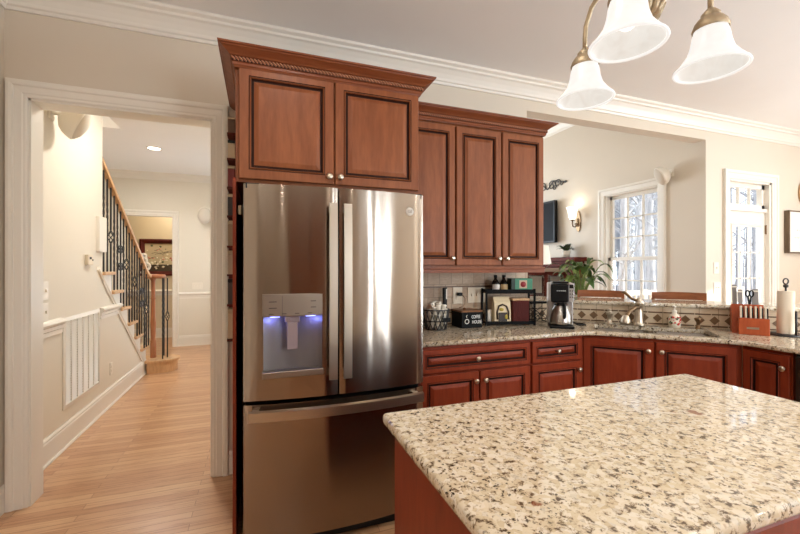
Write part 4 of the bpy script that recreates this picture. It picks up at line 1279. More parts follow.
# coffee maker
CMX, CMY, CMR = 2.30, 2.56, math.radians(-36)
cmk = onA('coffee_maker', 'black and silver drip coffee maker with a steel thermal carafe', 'coffee maker', CMX, CMY, CMR)
M_SILV = mat('silver_plastic', srgb(186, 184, 182), 0.3, 0.5)
MB().box(-0.09, 0.10, -0.02, 0.09, 0, 0.345, 0, 0.006).build('tower', M_SILV, cmk)
MB().box(-0.088, 0.088, -0.20, 0.02, 0.0, 0.022, 0, 0.008).build('warming_base', M_BLACKP, cmk)
MB().box(-0.072, 0.058, -0.095, -0.015, 0.195, 0.335, 0, 0.008).build('brew_head', M_BLACKP, cmk)
MB().box(-0.09, -0.072, -0.085, -0.02, 0.20, 0.345, 0, 0.004).build('side_housing', M_SILV, cmk)
MB().box(0.058, 0.10, -0.085, -0.02, 0.195, 0.345, 0, 0.004).build('side_housing', M_SILV, cmk)
mk = MB()
for i in range(5): mk.box(-0.03 + i * 0.014, -0.019 + i * 0.014, -0.0962, -0.095, 0.282, 0.287)
mk.build('marking', M_WTEXT, cmk)
MB().box(0.064, 0.094, -0.0865, -0.085, 0.305, 0.333).build('display', M_BLACKP, cmk)
bt_ = MB()
for r in range(3):
    for c in range(2): bt_.lathe([(0, 0.002), (0.0055, 0.002), (0.0055, 0)], (0.070 + 0.018 * c, -0.085, 0.285 - 0.025 * r), '-y', 10)
bt_.build('buttons', M_STEELD, cmk)
MB().box(-0.06, 0.06, -0.08, 0.1, 0.345, 0.356, 0, 0.004).build('lid', M_BLACKP, cmk)
cf = thing('thermal_carafe', 'brushed steel carafe with black handle standing in the coffee maker', 'carafe', (cmk.location.x, cmk.location.y, 0.915 + 0.022), CMR)
MB().lathe([(0, 0), (0.076, 0), (0.083, 0.008), (0.083, 0.03), (0.076, 0.08), (0.062, 0.125), (0.050, 0.145), (0.049, 0.15), (0, 0.15)], (0, -0.108, 0), n=28).build('vessel', mat('carafe_steel', srgb(176, 172, 166), 0.3, 1.0), cf)
MB().lathe([(0.047, 0.15), (0.049, 0.155), (0.045, 0.17), (0, 0.172)], (0, -0.108, 0), n=24).build('carafe_lid', M_BLACKP, cf)
MB().tube([(0.012, -0.148, 0.16), (0.016, -0.19, 0.155), (0.016, -0.205, 0.12), (0.016, -0.205, 0.075), (0.014, -0.188, 0.06)], 0.012, 8).build('carafe_handle', M_BLACKP, cf)
MB().tube([(0.10, 0.02, 0.03), (0.14, 0.0, 0.008), (0.20, 0.03, 0.007), (0.19, 0.09, 0.007), (0.10, 0.11, 0.008)], 0.006, 6).build('power_cord', M_BLACKP, cmk)

# knife block
KR = math.radians(-55)
kb = thing('knife_block', 'reddish wooden knife block against the diamond tiles', 'knife block', (3.335, 1.815, 0.915), KR)
MB().prism([(-0.085, 0), (0.10, 0), (0.10, 0.10), (-0.02, 0.165)][::1] if False else [(-0.076, 0.0), (0.05, 0.0), (0.09, 0.17), (-0.035, 0.205)], -0.098, 0.075, axis='x').build('block', M_BLOCK, kb)
kbf = MB().box(-0.068, 0.095, -0.135, -0.075, 0, 0.115, 0, 0.004).build('front_block', M_BLOCK, kb)
MB().box(-0.025, 0.04, -0.1362, -0.1352, 0.040, 0.054).build('maker_plate', M_STEELH, kb)
M_KNIFEG = mat('knife_grey', srgb(140, 136, 132), 0.45, 0.3)
def knife(x, y, z, h, wd, name, label, cat, tilt, group, steelh):
    t = thing(name, label, cat, tuple(kb.matrix_world @ Vector((0, 0, 0))) if False else (0, 0, 0), 0, group)
    c, s_ = math.cos(KR), math.sin(KR)
    t.location = (3.335 + c * x - s_ * y, 1.815 + s_ * x + c * y, 0.915 + z)
    t.rotation_euler = (tilt, 0, KR)
    MB().box(-wd / 2, wd / 2, -0.008, 0.008, 0.0, h, 0, 0.003).build('handle', M_KNIFEG if steelh else M_CREAM, t)
    if steelh:
        MB().box(-wd / 2 - 0.0015, wd / 2 + 0.0015, -0.0095, 0.0095, h - 0.022, h - 0.012).build('band', M_WHITE, t)
    else:
        MB().box(wd / 2 - 0.001, wd / 2 + 0.007, -0.0082, 0.0082, 0.002, h - 0.012).build('spine', M_BLACKP, t, label='black spine of the handle')
    MB().box(-wd / 2 + 0.002, wd / 2 - 0.002, -0.001, 0.001, -0.03, 0.004).build('blade', M_STEELH, t)
    return t
ordn = ['first', 'second', 'third', 'fourth', 'fifth', 'sixth']
for i in range(6):
    knife(-0.052 + i * 0.026, -0.105, 0.113, 0.085, 0.012, 'steak_knife', 'cream-handled steak knife, %s from the left in the row along the block front' % ordn[i], 'knife', -0.12, 'steak knives in the block', False)
for (x, y, z, h, wd, lab) in [(-0.075, 0.02, 0.20, 0.145, 0.026, 'grey-handled large knife, tallest at the outer side of the block'), (-0.045, -0.01, 0.195, 0.115, 0.026, 'grey-handled knife in front of the tallest knife in the block'), (0.040, 0.02, 0.19, 0.125, 0.034, 'grey-handled wide knife standing right of the black scissors')]:
    knife(x, y, z, h, wd, 'kitchen_knife', lab, 'knife', -0.22, 'large knives in the block', True)
ss = thing('kitchen_scissors', 'black-handled scissors standing between the grey knives in the block', 'scissors', (3.335 + 0.02, 1.82, 0.915 + 0.19), KR)
ssb = MB()
for s in (-1, 1):
    ssb.tube([(s * 0.011 + 0.011 * math.cos(t), 0, 0.09 + 0.022 * math.sin(t)) for t in [2 * PI * i / 14 for i in range(14)]], 0.005, 6, closed=True)
    ssb.tube([(s * 0.009, 0, 0.07), (s * 0.003, 0, 0.02), (0, 0, 0.0)], 0.006, 6)
ssb.build('handles', M_BLACKP, ss)
MB().box(-0.008, 0.008, -0.0015, 0.0015, -0.05, 0.02).build('blades', M_STEELH, ss)
# paper towel holder
pt = thing('paper_towel_holder', 'black iron paper towel stand with a loop on top', 'paper towel holder', (3.435, 1.650, 0.915))
MB().lathe([(0, 0), (0.098, 0), (0.10, 0.006), (0.095, 0.012), (0, 0.013)], n=28).build('base', M_IRON, pt)
MB().tube([(0, 0, 0.01), (0, 0, 0.345)], 0.006, 8).lathe([(0.007, 0.33), (0.014, 0.334), (0.014, 0.35), (0.006, 0.355)], n=12).build('rod', M_IRON, pt)
MB().tube([(0.018 * math.sin(t) * 0.943, -0.018 * math.sin(t) * 0.332, 0.374 - 0.019 * math.cos(t)) for t in [2 * PI * i / 18 for i in range(18)]], 0.0045, 6, closed=True).build('loop', M_IRON, pt)
MB().tube([(-0.035, -0.072, 0.01), (-0.035, -0.072, 0.175)], 0.007, 8).build('tension_arm', M_IRON, pt)
tw = thing('paper_towel_roll', 'white paper towel roll upright on the black stand', 'paper towels', (3.435, 1.650, 0.928))
MB().lathe([(0.018, 0.0), (0.0455, 0.0), (0.046, 0.004), (0.046, 0.292), (0.0455, 0.294), (0.018, 0.294), (0.018, 0.0)], n=36).build('roll', mat('paper', srgb(226, 212, 190), 0.9), tw)

# ---------------------------------------------------------------- bar stools behind the bar
def stool(loc, label):
    t = thing('bar_stool', label, 'bar stool', loc, -PI / 4, 'bar stools beyond the ledge')
    # local: -y towards the bar, seat centre at origin
    n = 10; v = []
    for i in range(n + 1):
        a = -1 + 2 * i / n
        x = a * 0.205; y = 0.19 + 0.03 * (1 - a * a)
        v += [(x, y - 0.012, 1.092), (x, y + 0.012, 1.092), (x, y + 0.014, 1.152), (x, y - 0.010, 1.156 + 0.004 * (1 - a * a))]
    MB().add(v, [(4 * i + k, 4 * i + (k + 1) % 4, 4 * i + 4 + (k + 1) % 4, 4 * i + 4 + k) for i in range(n) for k in range(4)] + [(0, 1, 2, 3), (4 * n, 4 * n + 1, 4 * n + 2, 4 * n + 3)]).build('top_rail', M_STOOLW, t)
    MB().box(-0.19, 0.19, 0.185, 0.205, 0.86, 0.91, 0, 0.004).build('back_slat', M_STOOLW, t)
    MB().lathe([(0, 0.70), (0.17, 0.70), (0.20, 0.715), (0.20, 0.745), (0.17, 0.765), (0, 0.77)], n=24).build('seat', M_STOOLW, t)
    for sx in (-1, 1):
        MB().tube([(sx * 0.18, 0.19, 0.0), (sx * 0.165, 0.165, 0.70), (sx * 0.195, 0.20, 1.10)], [0.018, 0.018, 0.014], 8).build('leg', M_STOOLW, t)
        MB().tube([(sx * 0.18, -0.19, 0.0), (sx * 0.15, -0.15, 0.71)], [0.018, 0.018], 8).build('leg', M_STOOLW, t)
        MB().tube([(sx * 0.172, -0.175, 0.25), (sx * 0.174, 0.18, 0.25)], 0.011, 8).build('stretcher', M_STOOLW, t)
    MB().tube([(-0.17, -0.18, 0.3), (0.17, -0.18, 0.3)], 0.011, 8).build('stretcher', M_STOOLW, t)
    return t
# back rails lie on x+y = 6.05 or so
def on_line(S, k): return (S / 2 + k, S / 2 - k)
s1 = on_line(5.85, 0.10); s2 = on_line(5.80, 0.545)
stool((s1[0] , s1[1], 0), 'wooden bar stool beyond the ledge, its back rail left of the faucet')
stool((s2[0] , s2[1], 0), 'wooden bar stool beyond the ledge, its back rail above the soap bottle')

# ---------------------------------------------------------------- family room beyond
def wall_x(name, label, cat, y, z): return thing(name, label, cat, (FX, y, z))
# sconce (out of the wall is -x)
sn = wall_x('wall_sconce', 'lit glass wall sconce on a bronze scroll bracket beside the window', 'wall light', 4.66, 2.08)
MB().prism([(0.045 * math.cos(t), 0.16 * math.sin(t)) for t in [2 * PI * i / 20 for i in range(20)]], -0.016, 0.0, axis='x').ball((-0.014, 0, -0.02), 0.03, 0, 2, (.6, 1, 2.4)).build('back_plate', M_BRONZE, sn)
MB().tube([(-0.015, 0, -0.02), (-0.06, 0.0, -0.09), (-0.11, 0, -0.085), (-0.125, 0, -0.04), (-0.12, 0, 0.0)], 0.009, 8).tube([(-0.05, 0, -0.08), (-0.075, 0, -0.045), (-0.05, 0, -0.03), (-0.04, 0, -0.055)], 0.006, 6).lathe([(0, 0), (0.03, 0.004), (0.034, 0.018), (0, 0.02)], (-0.12, 0, 0), n=16).build('bracket', M_BRONZE, sn)
MB().lathe([(0.034, 0.018), (0.052, 0.05), (0.062, 0.12), (0.072, 0.18), (0.09, 0.205), (0.086, 0.205), (0.058, 0.12), (0.03, 0.03)], (-0.12, 0, 0), n=22).build('lamp_shade', M_SCONCE, sn)
lamp('sconce_light', 'POINT', (FX - 0.12, 4.66, 2.33), 1.0, (1, 0.86, 0.66), radius=0.04)
# scroll ironwork
si = wall_x('iron_scroll', 'black wrought iron scroll ornament high above the television', 'wall ornament', 5.33, 2.73)
sb_ = MB()
def spiral(cy, cz, r, s, turn=1.6):
    return [(-0.012, cy + s * r * (1 - 0.75 * i / 16) * math.cos(turn * 2 * PI * i / 16), cz + r * (1 - 0.75 * i / 16) * math.sin(turn * 2 * PI * i / 16)) for i in range(17)]
for s in (-1, 1):
    for (cy, cz, r) in ((0.10, 0.0, 0.075), (0.24, 0.01, 0.06), (0.17, -0.05, 0.04), (0.33, -0.01, 0.035)):
        sb_.tube(spiral(s * cy, cz, r * 1.15, s, 1.3), 0.007, 6)
    sb_.tube([(-0.012, 0, -0.05), (-0.012, s * 0.15, 0.07), (-0.012, s * 0.3, 0.03), (-0.012, s * 0.43, 0.0)], [0.009, 0.009, 0.008, 0.005], 6)
    sb_.ball((-0.012, s * 0.41, 0.005), 0.02, 0, 2, (.5, 1.6, 1))
sb_.build('scrollwork', M_IRON, si)
# television
tv = wall_x('television', 'dark wall television seen edge-on left of the sconce', 'television', 5.63, 2.12)
MB().box(-0.11, -0.05, -0.58, 0.58, -0.34, 0.34, 0, 0.006).build('frame', M_BLACKP, tv)
MB().box(-0.1105, -0.109, -0.55, 0.55, -0.31, 0.31).build('screen', mat('tv_screen', (0.004, 0.004, 0.005), 0.5, spec=0.08), tv)
MB().box(-0.05, 0.0, -0.2, 0.2, -0.2, 0.2).build('mount', M_BLACK, tv)
# fireplace mantel
fp = wall_x('fireplace_mantel', 'dark red wooden fireplace mantel below the television', 'fireplace', 5.45, 0)
MB().box(-0.24, 0, -0.95, 0.95, 1.475, 1.535, 0, 0.006).box(-0.20, 0, -0.90, 0.90, 1.44, 1.475).box(-0.17, 0, -0.87, 0.87, 1.40, 1.44).build('mantel_shelf', M_MAHOG, fp)
for s in (-1, 1):
    MB().prism([(0, 1.40), (-0.16, 1.40), (-0.14, 1.30), (-0.07, 1.22), (-0.06, 1.15), (0, 1.15)], s * 0.80 - 0.06, s * 0.80 + 0.06, axis='y').build('corbel', M_MAHOG, fp)
    MB().box(-0.05, 0, s * 0.80 - 0.09, s * 0.80 + 0.09, 0, 1.15).build('pilaster', M_MAHOG, fp)
MB().box(-0.04, 0, -0.71, 0.71, 0.95, 1.40).build('frieze', M_MAHOG, fp)
MB().box(-0.02, 0, -0.71, 0.71, 0, 0.95).build('surround', mat('hearth_tile', srgb(150, 130, 110), 0.4), fp)
MB().box(-0.025, -0.02, -0.45, 0.45, 0.02, 0.7).build('firebox', M_DARK, fp)
def leaf_mb(mb, base, tip, width, sag, mi=0, n=7):
    b = Vector(base); t = Vector(tip); dv = t - b
    side = dv.cross(Vector((0, 0, 1))); side.normalize()
    v = []
    for i in range(n + 1):
        s = i / n
        p = b + dv * s + Vector((0, 0, sag * (math.sin(PI * s) * 0.9 - s * s * 0.6)))
        wv = width * math.sin(PI * min(1, s * 0.92 + 0.06)) ** 0.8
        v += [p - side * wv, p + Vector((0, 0, -wv * 0.25)), p + side * wv]
    f = []
    for i in range(n):
        f += [(3 * i, 3 * i + 1, 3 * i + 4, 3 * i + 3), (3 * i + 1, 3 * i + 2, 3 * i + 5, 3 * i + 4)]
    mb.add(v, f, mi, True)
# small plant on mantel
mp_ = thing('mantel_plant', 'small leafy plant in a white pot on the mantel', 'plant', (FX - 0.13, 4.78, 1.536))
MB().lathe([(0, 0), (0.05, 0), (0.065, 0.10), (0.06, 0.10), (0.055, 0.085), (0, 0.085)], n=18).build('pot', M_TERRA, mp_)
lm_ = MB(); rr = random.Random(9)
for i in range(34):
    a = rr.uniform(0, 2 * PI); r = rr.uniform(0.06, 0.20); h = rr.uniform(0.04, 0.16)
    leaf_mb(lm_, (0.01 * math.cos(a), 0.01 * math.sin(a), 0.085), (r * math.cos(a), r * math.sin(a), 0.085 + h), 0.022, 0.04, i % 3 == 0)
lm_.build('foliage', [mat('grey_leaf', srgb(74, 84, 66), 0.5), M_LEAF], mp_, recalc=False)
# large leafy plant on a stand
ps = thing('plant_stand', 'dark wooden plant stand mostly hidden behind the bar', 'plant stand', (3.22, 3.27, 0))
MB().lathe([(0, 0.86), (0.16, 0.86), (0.165, 0.87), (0.165, 0.885), (0, 0.888)], n=24).build('top', M_MAHOG, ps)
for k in range(3):
    a = 2 * PI * k / 3
    MB().tube([(0.15 * math.cos(a), 0.15 * math.sin(a), 0), (0.08 * math.cos(a), 0.08 * math.sin(a), 0.45), (0.12 * math.cos(a), 0.12 * math.sin(a), 0.865)], 0.014, 8).build('leg', M_MAHOG, ps)
pl = thing('leafy_plant', 'large green houseplant with long drooping leaves beyond the bar', 'plant', (3.22, 3.27, 0.889))
MB().lathe([(0, 0), (0.10, 0), (0.13, 0.18), (0.135, 0.20), (0.122, 0.20), (0.115, 0.17), (0, 0.17)], n=24).build('pot', M_TERRA, pl)
MB().lathe([(0.0, 0.172), (0.114, 0.172)], n=20).build('soil', M_SOIL, pl)
lm_ = MB(); stm = MB(); rr = random.Random(21)
for i in range(44):
    a = rr.uniform(0, 2 * PI); r = rr.uniform(0.05, 0.20); h = rr.uniform(0.12, 0.34)
    c = Vector((r * math.cos(a), r * math.sin(a), 0.18 + h))
    stm.tube([(0.03 * math.cos(a), 0.03 * math.sin(a), 0.175), (r * .5 * math.cos(a), r * .5 * math.sin(a), 0.19 + h * .55), tuple(c)], 0.004, 5, caps=False)
    tip = c + Vector((math.cos(a) * rr.uniform(.10, .20), math.sin(a) * rr.uniform(.10, .20), rr.uniform(-0.12, 0.10)))
    leaf_mb(lm_, c, tip, rr.uniform(.024, .04), 0.05, 0 if rr.random() < .65 else 1)
lm_.build('foliage', [M_LEAF, M_LEAF2], pl, recalc=False)
stm.build('stems', M_LEAF2, pl, recalc=False)
# tall display cabinet and lamp (seen between wall cabinet and coffee maker)
dc = thing('display_cabinet', 'reddish glass-fronted display cabinet with a grey top beyond the kitchen', 'cabinet', (3.27, 3.87, 0), -PI / 4.4)
DW = 0.26
MB().box(-DW, DW, 0, 0.36, 1.33, 1.375, 0, 0.004).build('top', mat('grey_stone_top', srgb(150, 132, 116), 0.4), dc)
MB().box(-DW + 0.02, -DW + 0.06, 0.02, 0.34, 0, 1.33).box(DW - 0.06, DW - 0.02, 0.02, 0.34, 0, 1.33).box(-0.02, 0.02, 0.02, 0.05, 0, 1.33).box(-DW + 0.02, DW - 0.02, 0.02, 0.34, 0.0, 0.06).box(-DW + 0.02, DW - 0.02, 0.02, 0.05, 1.0, 1.04).box(-DW + 0.02, DW - 0.02, 0.02, 0.05, 1.29, 1.33).box(-DW + 0.02, DW - 0.02, 0.32, 0.34, 0, 1.33).build('cabinet_frame', M_MAHOG, dc)
for s in (-1, 1):
    MB().box(min(s * 0.02, s * (DW - 0.06)), max(s * 0.02, s * (DW - 0.06)), 0.035, 0.039, 1.04, 1.29).build('glass_door', M_GLASS, dc)
    MB().box(min(s * 0.05, s * 0.25), max(s * 0.05, s * 0.25), 0.2, 0.22, 1.06, 1.27).build('back_panel', M_TERRA, dc)
tl_ = thing('table_lamp', 'table lamp with a plain white tapered shade beside the wall cabinet', 'lamp', (3.30, 4.01, 1.376))
MB().lathe([(0, 0), (0.06, 0), (0.06, 0.012), (0.02, 0.02), (0.015, 0.05), (0, 0.05)], n=18).build('lamp_base', M_BRONZE, tl_)
MB().lathe([(0.135, 0.045), (0.10, 0.28), (0.098, 0.28), (0.133, 0.045)], n=28).build('lamp_shade', M_LAMPSH, tl_)
# white wall speakers
def speaker(label, loc, rz, s=1.0, tiltx=0.0, turn=0.0):
    t = thing('wall_speaker', label, 'speaker', loc, rz, 'white wall speakers')
    # local: wall at y=0, front towards -y
    MB().box(-0.03 * s, 0.03 * s, -0.012, 0.0, -0.045 * s, 0.045 * s, 0, 0.003).tube([(0, -0.01, 0), (0, -0.06 * s, -0.01)], 0.012 * s, 8).build('bracket', M_WHITE, t)
    M = Matrix.Translation((0, -0.055 * s, 0)) @ Matrix.Rotation(turn, 4, 'Z') @ Matrix.Rotation(tiltx, 4, 'X')
    def dome(prof, n=28):
        mb = MB().lathe([(r, h) for r, h in prof], (0, 0, 0), '-y', n)
        mb.v = [(x * s, y * s, z * s * 1.25) for x, y, z in mb.v]
        return mb.xf(M)
    dome([(0.0, -0.005), (0.03, 0.0), (0.062, 0.022), (0.084, 0.055), (0.094, 0.095), (0.095, 0.108), (0.086, 0.112)]).build('housing', M_WHITE, t)
    dome([(0.0885, 0.106), (0.086, 0.118), (0.06, 0.138), (0.03, 0.147), (0.0, 0.15)]).build('grille', MATS.get('speaker_grille') or mat('speaker_grille', srgb(206, 196, 180), 0.8), t)
    return t
speaker('white wall speaker mounted above the window corner', (FX, 3.24, 2.49), -PI / 2, 0.95, 0.45, -0.6)
speaker('white wall speaker under the cased opening near its top corner', (HX, 3.50, 2.50), PI / 2, 1.15, 0.45, 0.3)
speaker('white wall speaker on the far wall of the hallway', (-0.93, HY2, 2.33), 0, 1.25, 0.3, 0.3)

# ---------------------------------------------------------------- door wall: switches, sign, plaque
plate('switch_plate', 'white switch plate on the wall beside the glazed door, the upper one', 'switch', 0.08, 0.125, (4.715, WA, 1.377), 0, 1, 0, M_WHITE)
plate('switch_plate', 'white switch plate beside the glazed door just below another plate', 'switch', 0.11, 0.125, (4.73, WA, 1.16), 0, 2, 0, M_WHITE)
sg = thing('framed_sign', 'white framed sign with faint writing right of the glazed door', 'sign', (6.24, WA, 1.81))
fs_ = MB()
M_FRAMEW = wood('grey_brown_frame', srgb(128, 110, 92), srgb(98, 82, 68), 0.7, coat=0)
fs_.sweep([(0, 0), (0, 0.052), (-0.014, 0.052), (-0.014, 0.03), (-0.014, 0)], [(-0.30, -0.255), (0.30, -0.255), (0.30, 0.255), (-0.30, 0.255)], lambda a, b, u: (a, -u, b), closed=True)
fs_.build('frame', M_FRAMEW, sg)
MB().box(-0.287, 0.287, -0.042, -0.005, -0.242, 0.242).build('panel', mat('sign_white', srgb(232, 228, 220), 0.6), sg)
st_ = MB()
for r, (z, x0) in enumerate(((0.02, -0.14), (-0.07, -0.18))):
    for i in range(5):
        x = x0 + i * 0.055
        st_.tube([(x + 0.008 * j, -0.043, z + 0.010 * math.sin(j * 1.9 + i)) for j in range(5)], 0.002, 4)
st_.build('faint_writing', mat('faint_ink', srgb(176, 172, 166), 0.6), sg)
wp = thing('round_plaque', 'round wooden plaque at the picture edge above the framed sign', 'wall decoration', (6.41, WA, 2.30))
MB().lathe([(0, 0.0), (0.19, 0.0), (0.195, 0.01), (0.195, 0.025), (0.185, 0.03), (0.165, 0.022), (0, 0.022)], (0, 0, 0), '-y', 40).build('disc', M_OAK, wp)
plate('outlet_plate', 'small switch plate below the framed sign', 'switch', 0.075, 0.12, (6.31, WA, 1.38), 0, 1, 0, M_WHITE)

# ---------------------------------------------------------------- hallway: stair
stc = thing('staircase', 'oak-tread staircase with black iron balusters beyond the cased opening', 'staircase', (-1.9, 5.0, 0))
W0, W1 = -2.64, HX - 0.002
body = [(5.96, 0.0)]
pp = [(5.98, 0.0), (5.98, tread_z(1) - 0.03)]
for k in range(2, NS + 4):
    pp += [(tread_y(k) - 0.035, tread_z(k - 1) - 0.03), (tread_y(k) - 0.035, tread_z(k) - 0.03)]
pp += [(tread_y(NS + 4), tread_z(NS + 3) - 0.03), (tread_y(NS + 4), tread_z(NS + 3) - 0.33), (5.6, 0.0)]
MB().prism(pp, W0, HX - 0.105, axis='x').build('risers', M_TRIM, stc, True)
# skirt board on the hall side
sk_ = [(5.985, 0.0), (5.985, tread_z(1) - 0.03)]
for k in range(2, NS):
    sk_ += [(tread_y(k) - 0.03, tread_z(k - 1) - 0.03), (tread_y(k) - 0.03, tread_z(k) - 0.03)]
sk_ += [(SY - 0.005, tread_z(NS - 1) - 0.03), (SY - 0.005, 1.235), (5.96, 0.07), (5.96, 0)]
MB().prism(sk_, HX, HX + 0.012, axis='x').build('skirt_board', M_TRIM, stc, True)
for k in range(2, NS + 3):
    y1 = tread_y(k)
    tm = MB().box(W0, (HX + 0.045) if k <= 7 else HX - 0.11, y1 - 0.30, y1, tread_z(k) - 0.032, tread_z(k), 0, 0.008)
    tm.build('tread', M_OAK, stc, True)
# bullnose starting step
bs = [(-2.64, 6.26), (-2.64, 5.90), (-1.36, 5.90)] + [(-1.20 + 0.17 * math.cos(t), 6.07 + 0.17 * math.sin(t)) for t in [-PI / 2 + PI * i / 10 for i in range(11)]] + [(-1.3, 6.26)]
MB().prism([(-2.64, 6.24), (-2.64, 5.98), (-1.37, 5.98), (-1.37, 5.90)] + [(-1.20 + 0.155 * math.cos(t), 6.07 + 0.165 * math.sin(t)) for t in [-PI / 2 + PI * i / 10 for i in range(11)]] + [(-1.3, 6.24)], 0.0, 0.135).build('starting_step', M_OAK, stc, True)
MB().prism([(-2.64, 6.27), (-2.64, 5.98), (-1.39, 5.98), (-1.39, 5.885)] + [(-1.20 + 0.185 * math.cos(t), 6.07 + 0.19 * math.sin(t)) for t in [-PI / 2 + PI * i / 10 for i in range(11)]] + [(-1.3, 6.27)], 0.135, 0.165).build('tread', M_OAK, stc, True)
# newel and volute
M_NEWEL = wood('newel_oak', srgb(176, 118, 82), srgb(152, 94, 62))
nx, ny = -1.345, 6.12
MB().lathe([(0.036, 0.165), (0.036, 0.36), (0.030, 0.37), (0.036, 0.385), (0.026, 0.40), (0.031, 0.55), (0.034, 0.62), (0.028, 0.70), (0.025, 0.95), (0.032, 0.965), (0.025, 0.98), (0.025, 1.20), (0.036, 1.225), (0.03, 1.24)], (nx, ny, 0), n=20).build('newel_post', M_NEWEL, stc, True)
MB().lathe([(0, 1.235), (0.115, 1.235), (0.128, 1.247), (0.13, 1.265), (0.12, 1.285), (0, 1.292)], (nx + 0.02, ny, 0), n=28).build('volute', M_NEWEL, stc, True)
hr0 = (-1.365, 6.05, 1.262); 
def rail_z(y): return 1.255 + (5.95 - y) * (RISE / RUN) * 1.06
def rail_x(y): return -1.36 - 0.075 * (5.98 - y) / 1.48
hp = [(-1.36, 6.10, 1.262), (-1.36, 5.98, 1.265)] + [(rail_x(y), y, rail_z(y)) for y in (5.88, 5.0, 4.51)]
hm = MB()
v = []
for (x, y, z) in hp:
    v += [(x - 0.022, y, z - 0.02), (x + 0.022, y, z - 0.02), (x + 0.028, y, z + 0.008), (x + 0.016, y, z + 0.03), (x - 0.016, y, z + 0.03), (x - 0.028, y, z + 0.008)]
hm.add(v, [(6 * i + k, 6 * i + (k + 1) % 6, 6 * i + 6 + (k + 1) % 6, 6 * i + 6 + k) for i in range(len(hp) - 1) for k in range(6)])
hm.build('handrail', M_OAK, stc, True)
def baluster(x, y, z0, z1, style):
    mb = MB()
    r = 0.0068
    h = z1 - z0
    mb.box(x - r, x + r, y - r, y + r, z0, z0 + h * 0.25); 
    if style == 0:   # twisted
        v = []; n = 26
        for i in range(n + 1):
            a = i * 0.42; z = z0 + h * 0.25 + h * 0.5 * i / n
            for k in range(4):
                v.append((x + r * 1.41 * math.cos(a + k * PI / 2 + PI / 4), y + r * 1.41 * math.sin(a + k * PI / 2 + PI / 4), z))
        mb.add(v, [(4 * i + k, 4 * i + (k + 1) % 4, 4 * i + 4 + (k + 1) % 4, 4 * i + 4 + k) for i in range(n) for k in range(4)])
    elif style == 1:  # basket
        zc = z0 + h * 0.52
        mb.box(x - r, x + r, y - r, y + r, z0 + h * 0.25, zc - 0.07)
        mb.box(x - r, x + r, y - r, y + r, zc + 0.07, z0 + h * 0.75)
        for k in range(4):
            mb.tube([(x + 0.026 * math.sin(PI * i / 8) * math.cos(k * PI / 2 + i * .5), y + 0.026 * math.sin(PI * i / 8) * math.sin(k * PI / 2 + i * .5), zc - 0.07 + 0.14 * i / 8) for i in range(9)], 0.0045, 5)
    else:            # scroll panel
        mb.box(x - r, x + r, y - r, y + r, z0 + h * 0.25, z0 + h * 0.75)
        for s in (-1, 1):
            for c in (0.42, 0.6):
                mb.tube([(x, y + s * (0.04 + 0.034 * (1 - .7 * i / 14) * math.cos(3 * PI * i / 14 + PI)), z0 + h * c + 0.05 * (1 - .7 * i / 14) * math.sin(3 * PI * i / 14)) for i in range(15)], 0.005, 5)
    mb.box(x - r, x + r, y - r, y + r, z0 + h * 0.75, z1)
    mb.build('baluster', M_IRON, stc, True)
bi = 0
for k in range(2, 8):
    for j in range(3):
        y = tread_y(k) - 0.05 - j * RUN / 3
        if y < 4.52: continue
        baluster(rail_x(y) - 0.002, y, tread_z(k), rail_z(y) - 0.02, [0, 1, 0, 2, 0, 0, 1, 0][bi % 8])
        bi += 1
for j in range(3):
    y = 4.42 - j * 0.12
    pass
for (x, y, s) in ((-1.205, 5.98, 0), (-1.165, 6.06, 1), (-1.235, 6.21, 0), (-1.42, 6.02, 0)):
    baluster(x, y, 0.165, 1.24, s)
tb_ = MB().box(HX - 0.06, HX + 0.03, 4.34, 4.52, 1.53, 1.86, 0, 0.006)
tb_.build('newel_box', M_TRIM, stc, True)

# hall furniture on the wall
gr = thing('return_grille', 'tall white return air grille with vertical louvres on the hall wall', 'vent', (HX, 4.045, 0.645))
g = MB()
GY, GZ = 0.365, 0.352
g.sweep([(0, 0), (0, 0.008), (-0.03, 0.014), (-0.036, 0.0)], [(-GY, -GZ), (GY, -GZ), (GY, GZ), (-GY, GZ)], lambda a, b, u: (u, a, b), closed=True)
g.build('frame', M_TRIM, gr)
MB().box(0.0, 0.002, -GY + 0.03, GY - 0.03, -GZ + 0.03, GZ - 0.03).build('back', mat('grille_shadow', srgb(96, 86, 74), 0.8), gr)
for i in range(1, 6):
    y = -GY + 0.03 + (2 * GY - 0.06) * i / 6
    MB().box(0.001, 0.012, y - 0.014, y + 0.002, -GZ + 0.03, GZ - 0.03).build('mullion', M_TRIM, gr)
lv = MB()
for k in range(6):
    ya = -GY + 0.03 + (2 * GY - 0.06) * k / 6 + (0.012 if k else 0.0)
    yb = -GY + 0.03 + (2 * GY - 0.06) * (k + 1) / 6 - 0.014
    for i in range(46):
        z = -GZ + 0.034 + i * 0.0139
        lv.add([(0.003, ya, z + 0.0115), (0.003, yb, z + 0.0115), (0.010, yb, z), (0.010, ya, z)], [(0, 1, 2, 3)])
lv.build('louvres', M_TRIM, gr, recalc=False)
th_ = thing('thermostat', 'beige thermostat on the hall wall beside the stair', 'thermostat', (HX, 4.14, 1.45))
MB().box(0, 0.03, -0.055, 0.055, -0.045, 0.045, 0, 0.006).build('case', M_CREAM, th_)
MB().box(0.03, 0.0315, -0.03, 0.01, 0.005, 0.025).lathe([(0, 0.003), (0.008, 0.003), (0.008, 0)], (0.03, 0.035, 0), 'x', 12).build('display', M_DARK, th_)
plate('switch_plate', 'white hall switch plate just inside the cased opening', 'switch', 0.085, 0.13, (HX, 3.42, 1.22), PI / 2, 1, 0, M_WHITE)
